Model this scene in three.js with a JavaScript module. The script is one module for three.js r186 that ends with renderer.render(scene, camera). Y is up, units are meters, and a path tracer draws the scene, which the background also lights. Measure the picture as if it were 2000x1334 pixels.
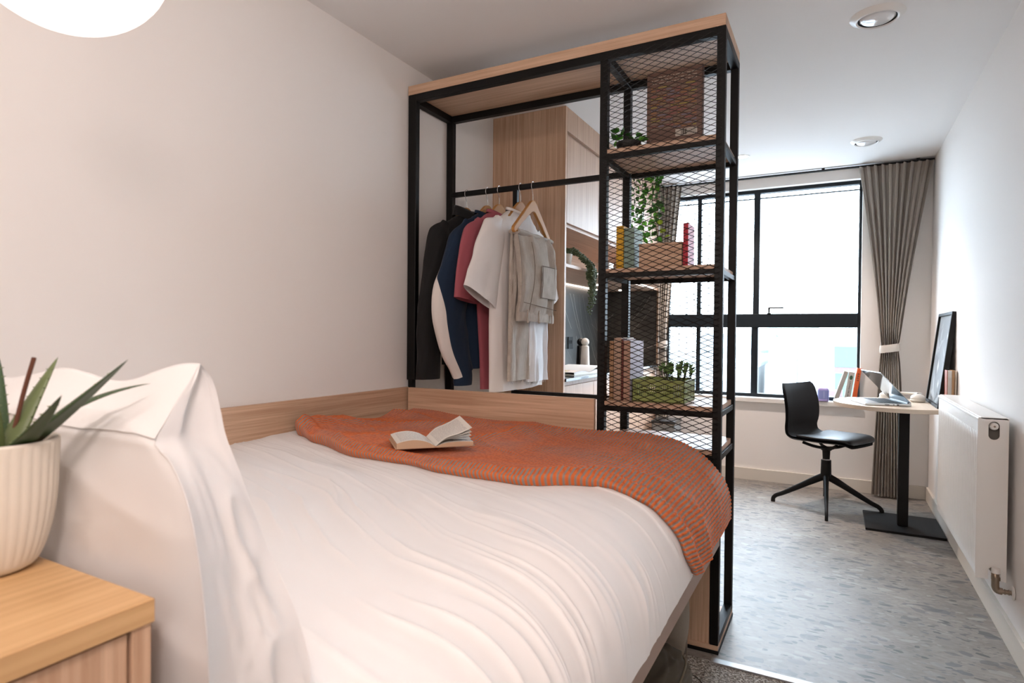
import * as THREE from 'three';
import { RoundedBoxGeometry } from 'three/addons/geometries/RoundedBoxGeometry.js';
import { mergeGeometries } from 'three/addons/utils/BufferGeometryUtils.js';

// ---------------------------------------------------------------- camera, sky, exposure, large lights
const scene = new THREE.Scene();
const camera = new THREE.PerspectiveCamera(59.135, 2000 / 1334, 0.02, 400);
camera.rotation.order = 'YXZ';
camera.position.set(0, 1.17, 0);
camera.rotation.set(THREE.MathUtils.degToRad(-0.72), THREE.MathUtils.degToRad(28.2535), THREE.MathUtils.degToRad(0.5168));
camera.focus = 2.5; camera.userData.fStop = 6.3;
scene.add(camera);
scene.background = new THREE.Color(0.69, 0.85, 1.0);          // bright overcast sky
scene.backgroundIntensity = 16;
const renderer = new THREE.WebGLRenderer({ antialias: true });
renderer.toneMapping = THREE.LinearToneMapping;
renderer.toneMappingExposure = 1.34;
renderer.shadowMap.enabled = true;
const WARM = new THREE.Color(1.0, 0.84, 0.79), WARM2 = new THREE.Color(1.0, 0.82, 0.72), LEDC = new THREE.Color(1.0, 0.80, 0.66);
const GLOBE_POWER = 0.10, ENTRY_POWER = 2.1, DOWN_POWER = 9, LED_POWER = 9;

// ---------------------------------------------------------------- helpers
const V3 = (x, y, z) => new THREE.Vector3(x, y, z);
const used = new Map();
function numbered(n) { const k = used.get(n) || 0; used.set(n, k + 1); return k ? n + '_' + String(k).padStart(3, '0') : n; }
const off = new Map();
const offOf = (p) => off.get(p) || V3(0, 0, 0);
function tag(o, label, category, group, kind) {
  if (label) o.userData.label = label;
  if (category) o.userData.category = category;
  if (group) o.userData.group = group;
  if (kind) o.userData.kind = kind;
  return o;
}
function thing(name, label, category, at = [0, 0, 0], group, turn = 0) {
  const o = new THREE.Group(); o.name = numbered(name); o.position.set(...at); o.rotation.y = turn; scene.add(o);
  off.set(o, turn ? V3(0, 0, 0) : o.position.clone()); o.turned = !!turn;
  return tag(o, label, category, group);
}
function struct(name, parent = scene) { const o = new THREE.Group(); o.name = numbered(name); parent.add(o); if (parent === scene) o.userData.kind = 'structure'; return o; }
// a mesh whose geometry is given in world coordinates (or in the local ones of a turned group)
function put(name, geo, mat, parent = scene, local = false) {
  if (Array.isArray(geo)) geo = geo.length > 1 ? mergeGeometries(geo.map((g) => (g.index ? g.toNonIndexed() : g))) : geo[0];
  const o = offOf(parent);
  if (!local && o.lengthSq()) geo.translate(-o.x, -o.y, -o.z);
  const m = new THREE.Mesh(geo, mat); m.name = parent === scene ? numbered(name) : name; m.castShadow = m.receiveShadow = true;
  parent.add(m); off.set(m, o); return m;
}
function sput(name, geo, mat, parent = scene) { const m = put(name, geo, mat, parent); if (parent === scene) m.userData.kind = 'structure'; return m; }
// uv in metres, the grain (u) along axis g
function boxUV(geo, g = 0, du = 0, dv = 0) {
  if (geo.index) geo = geo.toNonIndexed();
  const p = geo.attributes.position, n = geo.attributes.normal, uv = new Float32Array(p.count * 2);
  for (let i = 0; i < p.count; i++) {
    const N = [Math.abs(n.getX(i)), Math.abs(n.getY(i)), Math.abs(n.getZ(i))], P = [p.getX(i), p.getY(i), p.getZ(i)];
    const d = N[0] >= N[1] && N[0] >= N[2] ? 0 : N[1] >= N[2] ? 1 : 2, rest = [0, 1, 2].filter((a) => a !== d);
    const ua = rest.includes(g) ? g : rest[0], va = rest.find((a) => a !== ua);
    uv[2 * i] = P[ua] + du; uv[2 * i + 1] = P[va] + dv;
  }
  geo.setAttribute('uv', new THREE.BufferAttribute(uv, 2)); return geo;
}
let uvShift = 0;
// a box given by its extents, edges slightly rounded
function bx(x0, x1, y0, y1, z0, z1, r = 0.0015, g = 0) {
  const w = x1 - x0, h = y1 - y0, d = z1 - z0; r = Math.min(r, w * 0.45, h * 0.45, d * 0.45);
  const geo = r > 0 ? new RoundedBoxGeometry(w, h, d, 1, r) : new THREE.BoxGeometry(w, h, d);
  geo.translate((x0 + x1) / 2, (y0 + y1) / 2, (z0 + z1) / 2);
  uvShift = (uvShift + 0.371) % 7; return boxUV(geo, g, uvShift, uvShift * 0.61);
}
function cyl(r0, r1, y0, y1, x, z, seg = 32, open = false) { const g = new THREE.CylinderGeometry(r1, r0, y1 - y0, seg, 1, open); g.translate(x, (y0 + y1) / 2, z); return g; }
function lathe(pts, x = 0, y = 0, z = 0, seg = 40) { const g = new THREE.LatheGeometry(pts.map(([a, b]) => new THREE.Vector2(a, b)), seg); g.translate(x, y, z); return g; }
function tube(pts, r, seg = 24, rad = 8, closed = false) { return new THREE.TubeGeometry(new THREE.CatmullRomCurve3(pts.map((p) => V3(...p)), closed), seg, r, rad, closed); }
function ball(r, x, y, z, a = 24, b = 16) { const g = new THREE.SphereGeometry(r, a, b); g.translate(x, y, z); return g; }
// a grid surface f(u, v) -> [x, y, z]
function grid(nu, nv, f, closedU = false, uvf) {
  const pos = [], uv = [], idx = [];
  for (let j = 0; j <= nv; j++) for (let i = 0; i <= nu; i++) {
    const u = i / nu, v = j / nv, p = f(closedU && i === nu ? 0 : u, v); pos.push(p[0], p[1], p[2]);
    if (uvf) uv.push(...uvf(u, v, p)); else uv.push(u, v);
  }
  const W = nu + 1;
  for (let j = 0; j < nv; j++) for (let i = 0; i < nu; i++) { const a = j * W + i, b = a + 1, c = a + W, d = c + 1; idx.push(a, b, d, a, d, c); }
  const g = new THREE.BufferGeometry();
  g.setAttribute('position', new THREE.Float32BufferAttribute(pos, 3)); g.setAttribute('uv', new THREE.Float32BufferAttribute(uv, 2)); g.setIndex(idx);
  g.computeVertexNormals();
  if (closedU) { const n = g.attributes.normal; for (let j = 0; j <= nv; j++) { const a = j * W, b = a + nu, v = V3(n.getX(a) + n.getX(b), n.getY(a) + n.getY(b), n.getZ(a) + n.getZ(b)).normalize(); n.setXYZ(a, v.x, v.y, v.z); n.setXYZ(b, v.x, v.y, v.z); } }
  return g;
}
function rng(seed) { let s = seed >>> 0; return () => { s = (s + 0x6d2b79f5) | 0; let t = Math.imul(s ^ (s >>> 15), 1 | s); t = (t + Math.imul(t ^ (t >>> 7), 61 | t)) ^ t; return ((t ^ (t >>> 14)) >>> 0) / 4294967296; }; }
const hash2 = (x, y, s = 0) => { let h = Math.imul(x | 0, 374761393) + Math.imul(y | 0, 668265263) + Math.imul(s | 0, 1274126177); h = Math.imul(h ^ (h >>> 13), 1274126177); return ((h ^ (h >>> 16)) >>> 0) / 4294967296; };
// value noise, optionally periodic in x and y
function vn(x, y, s = 0, px = 0, py = 0) {
  const X = Math.floor(x), Y = Math.floor(y), fx = x - X, fy = y - Y, u = fx * fx * (3 - 2 * fx), v = fy * fy * (3 - 2 * fy);
  const w = (a, p) => (p ? ((a % p) + p) % p : a), h = (a, b) => hash2(w(a, px), w(b, py), s);
  return (h(X, Y) * (1 - u) + h(X + 1, Y) * u) * (1 - v) + (h(X, Y + 1) * (1 - u) + h(X + 1, Y + 1) * u) * v;
}
const fbm = (x, y, s = 0, o = 4) => { let a = 0, k = 0.5, t = 0; for (let i = 0; i < o; i++) { a += k * vn(x, y, s + i * 17); t += k; x *= 2.03; y *= 2.03; k *= 0.5; } return a / t; };
const ridge = (x, y, s = 0) => 1 - Math.abs(2 * vn(x, y, s) - 1);
const mix = (a, b, t) => a + (b - a) * t, clamp = (x, a = 0, b = 1) => Math.min(b, Math.max(a, x)), sstep = (a, b, x) => { const t = clamp((x - a) / (b - a)); return t * t * (3 - 2 * t); };
function interp(tab, x) { // piecewise smooth table [[x, y...]]
  if (x <= tab[0][0]) return tab[0][1]; const n = tab.length; if (x >= tab[n - 1][0]) return tab[n - 1][1];
  let i = 0; while (x > tab[i + 1][0]) i++;
  const t = (x - tab[i][0]) / (tab[i + 1][0] - tab[i][0]); return mix(tab[i][1], tab[i + 1][1], t * t * (3 - 2 * t));
}

// ---------------------------------------------------------------- textures and materials
function dataTex(w, h, f, rep = [1, 1], srgb = true) {
  const d = new Uint8Array(w * h * 4);
  for (let y = 0; y < h; y++) for (let x = 0; x < w; x++) { const c = f(x, y), i = (y * w + x) * 4; d[i] = clamp(c[0], 0, 255); d[i + 1] = clamp(c[1], 0, 255); d[i + 2] = clamp(c[2], 0, 255); d[i + 3] = 255; }
  const t = new THREE.DataTexture(d, w, h); t.wrapS = t.wrapT = THREE.RepeatWrapping; t.magFilter = THREE.LinearFilter; t.minFilter = THREE.LinearFilter;
  if (srgb) t.colorSpace = THREE.SRGBColorSpace; t.repeat.set(...rep); t.needsUpdate = true; return t;
}
function canvasTex(w, h, draw) {
  const c = document.createElement('canvas'); c.width = w; c.height = h; draw(c.getContext('2d'), w, h);
  const t = new THREE.CanvasTexture(c); t.colorSpace = THREE.SRGBColorSpace; t.anisotropy = 4; return t;
}
const std = (hex, rough = 0.6, extra = {}) => new THREE.MeshStandardMaterial({ color: hex, roughness: rough, ...extra });
const phys = (hex, rough = 0.6, extra = {}) => new THREE.MeshPhysicalMaterial({ color: hex, roughness: rough, ...extra });
function woodTex(a, b, seed, contrast = 1) { // grain along u; covers 1.2 m x 0.4 m
  return dataTex(1024, 512, (x, y) => {
    const u = x / 1024, v = y / 512;
    let t = 0.5 * vn(u * 4, v * 46, seed, 4, 46) + 0.28 * vn(u * 8, v * 120, seed + 3, 8, 120) + 0.22 * vn(u * 14, v * 230, seed + 5, 14, 230);
    t = (t - 0.5) * 1.5 * contrast + 0.5 + (vn(u * 3, v * 8, seed + 9, 3, 8) - 0.5) * 0.35 * contrast;
    const pore = vn(u * 40, v * 256, seed + 11, 40, 256) > 0.86 ? -0.14 : 0; t = clamp(t + pore);
    return [mix(a[0], b[0], t), mix(a[1], b[1], t), mix(a[2], b[2], t)];
  }, [1 / 1.2, 1 / 0.4]);
}
const M = {};
M.oak = std(0xffffff, 0.5, { map: woodTex([182, 146, 118], [216, 183, 155], 3) });
M.oakLight = std(0xffffff, 0.5, { map: woodTex([176, 142, 118], [206, 174, 150], 21, 0.8) });
M.oakTop = std(0xffffff, 0.42, { map: woodTex([186, 146, 100], [214, 176, 128], 33, 0.8) });
M.oakPale = std(0xffffff, 0.42, { map: woodTex([196, 180, 160], [214, 198, 180], 45, 0.6) });
M.oakEdge = std(0xc9a27c, 0.55);
M.bedRail = std(0xa99488, 0.7);
M.wall = std(0xebe7e3, 0.92);
M.ceiling = std(0xeeecea, 0.95);
M.white = std(0xe4e1dc, 0.5);
M.skirt = std(0xd6d0c6, 0.6);
M.black = phys(0x060606, 0.5, { specularIntensity: 0.55 });
M.blackMatt = phys(0x090909, 0.62, { specularIntensity: 0.6 });
M.darkFrame = phys(0x141c22, 0.5, { specularIntensity: 0.5 });
M.metal = std(0xb9b9b9, 0.25, { metalness: 1 });
M.brass = std(0x9a8a7a, 0.35, { metalness: 0.9 });
M.glass = phys(0xffffff, 0.02, { transmission: 1, thickness: 0, ior: 1.45 });
M.paintWhite = phys(0xe9e6e1, 0.32, { clearcoat: 0.3, clearcoatRoughness: 0.2 });
M.soil = std(0x9a5a34, 1);
const fabricBump = dataTex(128, 128, (x, y) => { const w = ((x >> 1) + (y >> 1)) % 2 ? 150 : 105, n = hash2(x, y, 5) * 60; return [w + n - 30, w + n - 30, w + n - 30]; }, [60, 60], false);
const fabric = (hex, rough = 0.95, k = 1, extra = {}) => { const b = fabricBump.clone(); b.repeat.set(60 * k, 60 * k); b.needsUpdate = true; return phys(hex, rough, { bumpMap: b, bumpScale: 0.0004, sheen: 0.15, sheenRoughness: 0.6, sheenColor: new THREE.Color(0.8, 0.8, 0.8), ...extra }); };

// ---------------------------------------------------------------- the room shell
const XL = -1.81, XR = 0.602, ZB = -5.24, ZF = 1.7, H = 2.447, ZT = -2.245;
const floorTex = canvasTex(2048, 2048, (c, w, h) => {
  const r = rng(77); c.fillStyle = '#b0a9a1'; c.fillRect(0, 0, w, h);
  const img = c.getImageData(0, 0, w, h), d = img.data;
  for (let y = 0; y < h; y++) for (let x = 0; x < w; x++) { const i = (y * w + x) * 4, n = (vn(x / 24, y / 10, 1, Math.round(w / 24), Math.round(h / 10)) - 0.5) * 22 + (vn(x / 180, y / 120, 2, 11, 17) - 0.5) * 26 + (hash2(x, y, 3) - 0.5) * 10; d[i] += n; d[i + 1] += n; d[i + 2] += n * 0.95; }
  c.putImageData(img, 0, 0);
  const chip = (x, y, a, b, rot, col, al) => {
    const k = 5 + Math.floor(r() * 4), rad = []; for (let i = 0; i < k; i++) rad.push(0.62 + r() * 0.5);
    for (const ox of [-w, 0, w]) for (const oy of [-h, 0, h]) {
      if (x + ox + a < 0 || x + ox - a > w || y + oy + a < 0 || y + oy - a > h) continue;
      c.save(); c.translate(x + ox, y + oy); c.rotate(rot); c.globalAlpha = al; c.fillStyle = col; c.beginPath();
      for (let i = 0; i < k; i++) { const t = (i / k) * 6.2832; c[i ? 'lineTo' : 'moveTo'](Math.cos(t) * a * rad[i], Math.sin(t) * b * rad[i]); }
      c.closePath(); c.fill(); c.restore();
    }
  };
  const tones = ['#86858a', '#74757a', '#bab7b2', '#cbc7c2', '#928e8a', '#80838a', '#a8a29c', '#6c6e74'];
  for (let i = 0; i < 3600; i++) { const a = 6 + r() * r() * 26; chip(r() * w, r() * h, a, a * (0.3 + r() * 0.3), (r() - 0.5) * 0.9, tones[Math.floor(r() * tones.length)], 0.4 + r() * 0.45); }
  for (let i = 0; i < 420; i++) { const a = 22 + r() * 42; chip(r() * w, r() * h, a, a * (0.3 + r() * 0.35), (r() - 0.5) * 0.8, tones[Math.floor(r() * tones.length)], 0.45 + r() * 0.4); }
  for (let i = 0; i < 170; i++) chip(r() * w, r() * h, 14 + r() * 30, 6 + r() * 10, (r() - 0.5) * 0.8, '#5f6164', 0.75);
  for (let i = 0; i < 130; i++) chip(r() * w, r() * h, 18 + r() * 34, 8 + r() * 10, (r() - 0.5) * 0.8, '#d2cec8', 0.6);
  c.globalAlpha = 0.35; c.strokeStyle = '#d8d5d0'; c.lineWidth = 1.5;
  for (let i = 0; i < 160; i++) { const x = r() * w, y = r() * h, L = 20 + r() * 70; c.beginPath(); c.moveTo(x, y); c.quadraticCurveTo(x + L * 0.5, y + (r() - 0.5) * 30, x + L, y + (r() - 0.3) * 30); c.stroke(); }
});
floorTex.wrapS = floorTex.wrapT = THREE.RepeatWrapping; floorTex.repeat.set(1 / 1.5, 1 / 1.5);
M.floor = phys(0xc2c2c2, 0.48, { map: floorTex });
const carpetTex = dataTex(512, 512, (x, y) => { const n = vn(x / 5, y / 5, 4, 102, 102), m = hash2(x >> 1, y >> 1, 6), k = 142 + (n - 0.5) * 100 + (m - 0.5) * 70; return [k + 6, k, k - 8]; }, [2.2, 2.2]);
const carpetBump = dataTex(512, 512, (x, y) => { const n = vn(x / 5, y / 5, 4, 102, 102) * 255; return [n, n, n]; }, [2.2, 2.2], false);
M.carpet = std(0xffffff, 1, { map: carpetTex, bumpMap: carpetBump, bumpScale: 0.006 });
sput('floor', bx(XL, XR, -0.15, 0, ZB, ZT, 0), M.floor);
sput('floor_carpet', bx(XL, XR, -0.15, -0.002, ZT, ZF, 0), M.carpet);
sput('trim_1', bx(-0.38, XR, -0.004, 0.004, ZT - 0.016, ZT + 0.018, 0.0015), std(0xa8a8a8, 0.5, { metalness: 0.6 }));
sput('ceiling', bx(XL - 0.15, XR + 0.15, H, H + 0.15, ZB - 0.25, ZF + 0.15, 0), M.ceiling);
sput('wall_left', bx(XL - 0.15, XL, -0.15, H, ZB, ZF, 0), M.wall);
sput('wall_right', bx(XR, XR + 0.15, -0.15, H, ZB, ZF, 0), M.wall);
sput('wall_front', bx(XL - 0.15, XR + 0.15, -0.15, H, ZF, ZF + 0.15, 0), M.wall);
const WX0 = -1.335, WX1 = 0.172, WY0 = 0.655, WY1 = 2.366, ZO = ZB - 0.22;
sput('wall_back', [bx(XL - 0.15, WX0, -0.15, H, ZO, ZB, 0), bx(WX1, XR + 0.15, -0.15, H, ZO, ZB, 0), bx(WX0, WX1, -0.15, WY0, ZO, ZB, 0), bx(WX0, WX1, WY1, H, ZO, ZB, 0)], M.wall);
sput('baseboard_right', bx(XR - 0.015, XR, 0, 0.095, ZB + 0.015, ZF, 0.002), M.skirt);
sput('baseboard_back', bx(-1.30, XR - 0.015, 0, 0.095, ZB, ZB + 0.015, 0.002), M.skirt);

// the window: black frame, transom, mullions, panes, handle, sill
{
  const w = struct('window_1'), z0 = -5.36, z1 = -5.30;
  const P = (n, g, m) => put(n, g, m, w);
  P('frame', [bx(WX0, -1.285, WY0, WY1, z0, z1), bx(0.146, WX1, WY0, WY1, z0, z1), bx(-1.285, 0.146, 2.338, WY1, z0, z1), bx(-1.285, 0.146, 0.672, 0.70, z0, z1), bx(-1.285, 0.146, 2.296, 2.304, z0 + 0.012, z1 - 0.02)], M.darkFrame);
  P('transom', bx(-1.285, 0.146, 1.241, 1.352, z0, z1 + 0.012, 0.004), M.darkFrame);
  P('mullion', bx(-0.603, -0.556, 1.352, 2.338, z0, z1), M.darkFrame);
  P('mullion', bx(-0.612, -0.560, 0.70, 1.241, z0, z1), M.darkFrame);
  P('mullion', bx(-1.056, -1.022, 1.352, 2.338, z0, z1 - 0.01), M.darkFrame);
  P('mullion', bx(-1.056, -1.022, 0.70, 1.241, z0, z1 - 0.01), M.darkFrame);
  for (const [a, b, c, d] of [[-1.285, -1.056, 1.352, 2.338], [-1.022, -0.603, 1.352, 2.338], [-0.556, 0.146, 1.352, 2.338], [-1.285, -1.056, 0.70, 1.241], [-1.022, -0.612, 0.70, 1.241], [-0.56, 0.146, 0.70, 1.241]]) {
    const g = new THREE.PlaneGeometry(b - a, d - c); g.translate((a + b) / 2, (c + d) / 2, -5.335); P('pane', g, M.glass);
  }
  const hd = P('handle', [bx(-0.494, -0.464, 1.352, 1.36, -5.30, -5.278), bx(-0.486, -0.472, 1.36, 1.404, -5.296, -5.284, 0.004), bx(-0.486, -0.37, 1.392, 1.405, -5.285, -5.272, 0.004)], M.black);
  P('sill', bx(WX0, WX1, 0.635, 0.672, -5.30, ZB + 0.028, 0.004), M.white);
  P('reveal', bx(WX1 - 0.006, WX1, 0.672, WY1, -5.30, ZB, 0), M.white);
}

// ---------------------------------------------------------------- outside: a street seen from an upper floor
{
  const gy = -7;
  const asphalt = std(0x8a8b8c, 0.9), pale = std(0xa5a6a6, 0.9), paleB = std(0x8c9196, 0.9), roofM = std(0x8f9499, 0.9), green = std(0x42574c, 0.8), red = std(0x5c4547, 0.8), pole = std(0x4a4e52, 0.6), glassM = std(0x565c62, 0.5), leafM = std(0x8f9a90, 0.95), pink = std(0x5f464f, 0.9);
  const gnd = put('ground', bx(-220, 160, gy - 0.5, gy, -330, -8, 0), asphalt); gnd.userData.kind = 'structure';
  const building = (label, x0, x1, y1, z0, z1, wallMat, rows, cols, roofH = 0.5) => {
    const b = thing('building', label, 'building', [(x0 + x1) / 2, gy, (z0 + z1) / 2]);
    put('wall', bx(x0, x1, gy, y1, z0, z1, 0), wallMat, b);
    put('roof', bx(x0 - 0.3, x1 + 0.3, y1, y1 + roofH, z0 - 0.3, z1 + 0.3, 0), roofM, b);
    for (let r = 0; r < rows; r++) for (let c = 0; c < cols; c++) {
      const wx = x0 + ((c + 0.5) * (x1 - x0)) / cols, wy = gy + 1.2 + r * 3;
      put('window', bx(wx - 0.6, wx + 0.6, wy, wy + 1.4, z1, z1 + 0.08, 0), glassM, b);
    }
    return b;
  };
  building('low pale street building with a flat roof across the road', -30, -8.5, -2.6, -92, -78, pale, 1, 8);
  building('taller pale building standing behind the low one across the road', -26, -3, 1.2, -150, -135, paleB, 2, 8);
  building('distant grey block at the right behind the green shop', 3, 26, 2.2, -170, -150, paleB, 2, 8);
  const shop = thing('shop_building', 'white shop front with a green panel and a red band below', 'shop', [2.2, gy, -82]);
  put('wall', bx(-7.2, 12, gy, 0.4, -90, -80, 0), pale, shop);
  put('green_panel', bx(-0.1, 9, -2.35, 0.05, -80, -79.8, 0), green, shop);
  put('red_band', bx(-0.1, 9, -2.95, -2.4, -80, -79.7, 0), red, shop);
  put('shop_window', bx(0, 9, -6.4, -3.1, -80, -79.85, 0), green, shop);
  put('roof', bx(-7.4, 12.2, 0.4, 0.6, -90.2, -79.6, 0), roofM, shop);
  const aw = thing('awning', 'small pink awning on the pavement by the shop', 'awning', [0.1, gy, -70]);
  put('canopy', bx(-0.7, 0.7, -4.9, -4.3, -71, -69.6, 0.05), pink, aw);
  put('post', bx(-0.62, -0.54, gy, -4.9, -70.9, -70.8, 0), pole, aw); put('post', bx(0.54, 0.62, gy, -4.9, -70.9, -70.8, 0), pole, aw);
  const lp = thing('street_pole', 'tall grey street pole standing beside the shop', 'pole', [-3.3, gy, -66]);
  put('shaft', cyl(0.14, 0.1, gy, 1.8, -3.3, -66, 12), pole, lp);
  put('arm', bx(-3.3, -1.9, 1.55, 1.65, -66.05, -65.95, 0), pole, lp);
  const tree = (label, x, z, h, seed) => {
    const t = thing('tree', label, 'tree', [x, gy, z]), r = rng(seed);
    put('trunk', cyl(0.25, 0.12, gy, gy + h * 0.6, x, z, 8), pole, t);
    const gs = []; for (let i = 0; i < 26; i++) { const g = new THREE.IcosahedronGeometry(h * (0.1 + r() * 0.09), 1); g.translate(x + (r() - 0.5) * h * 0.55, gy + h * (0.5 + r() * 0.48), z + (r() - 0.5) * h * 0.5); gs.push(g); }
    put('crown', gs, leafM, t);
  };
  tree('bare tree left of the street pole beyond the road', -6.2, -96, 10.5, 4);
  tree('small tree standing behind the green shop', 6.5, -98, 9.2, 9);
}

// ---------------------------------------------------------------- ceiling fittings
const downGlow = new THREE.MeshStandardMaterial({ color: 0xffffff, emissive: new THREE.Color(1, 0.92, 0.84), emissiveIntensity: 9 });
function downlight(label, x, z, power) {
  const t = thing('ceiling_downlight', label, 'downlight', [x, H, z]);
  put('trim_ring', lathe([[0.036, -0.001], [0.046, -0.005], [0.05, -0.004], [0.052, 0]].map((p) => p), x, H, z), M.white, t);
  put('lamp_face', cyl(0.036, 0.036, H - 0.003, H - 0.001, x, z, 32), downGlow, t);
  const s = new THREE.SpotLight(WARM2, power, 0, 1.15, 0.6); s.position.set(x, H - 0.012, z); s.target.position.set(x, 0, z); s.castShadow = true; s.shadow.radius = 2; s.name = 'downlight_beam'; scene.add(s, s.target);
}
downlight('small lit downlight in the ceiling before the window', -0.602, -4.561, DOWN_POWER);

function ceilingValve(label, x, z, r, dome) {
  const t = thing('ceiling_vent', label, 'ceiling vent', [x, H, z]);
  put('outer_ring', lathe([[r * 0.70, -0.012], [r * 0.74, -0.017], [r * 0.80, -0.014], [r * 0.97, -0.004], [r, 0]], x, H, z, 56), M.paintWhite, t);
  put('throat', lathe([[r * 0.71, -0.011], [r * 0.66, 0.0], [r * 0.60, -0.002]], x, H, z, 48), M.black, t);
  put('disc', lathe([[0.0005, -dome], [r * 0.3, -dome * 0.96], [r * 0.52, -dome * 0.78], [r * 0.64, -dome * 0.45], [r * 0.645, -0.001]], x, H, z, 48), phys(0xe4e4e4, 0.12, { clearcoat: 1, clearcoatRoughness: 0.05 }), t);
}
ceilingValve('round white ceiling vent with a glossy disc, the nearer one', 0.129, -2.804, 0.098, 0.022);
ceilingValve('round white ceiling vent near the window, the farther one', 0.158, -4.549, 0.092, 0.026);

// ---------------------------------------------------------------- globe lamps
function globeLamp(label, x, y, z, r, power) {
  const t = thing('pendant_lamp', label, 'lamp', [x, y, z]);
  put('globe', ball(r, x, y, z, 48, 32), new THREE.MeshStandardMaterial({ color: 0xffffff, roughness: 0.4, emissive: new THREE.Color(1, 0.90, 0.80), emissiveIntensity: 2.2 }), t);
  put('cap', cyl(0.045, 0.035, y + r - 0.012, y + r + 0.03, x, z), M.black, t);
  put('cord', cyl(0.003, 0.003, y + r + 0.03, H - 0.02, x, z, 8), M.black, t);
  put('ceiling_rose', cyl(0.05, 0.055, H - 0.022, H, x, z), M.white, t);
  const p = new THREE.PointLight(WARM, power); p.position.set(x, y, z); p.castShadow = true; p.shadow.radius = 6; p.name = 'globe_light'; scene.add(p);
}
globeLamp('glowing white globe pendant hanging over the bed head', -0.911, 1.703, -0.426, 0.1286, GLOBE_POWER);
globeLamp('white globe pendant hanging by the room entrance', 0.10, 2.05, 0.25, 0.14, ENTRY_POWER);

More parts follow.
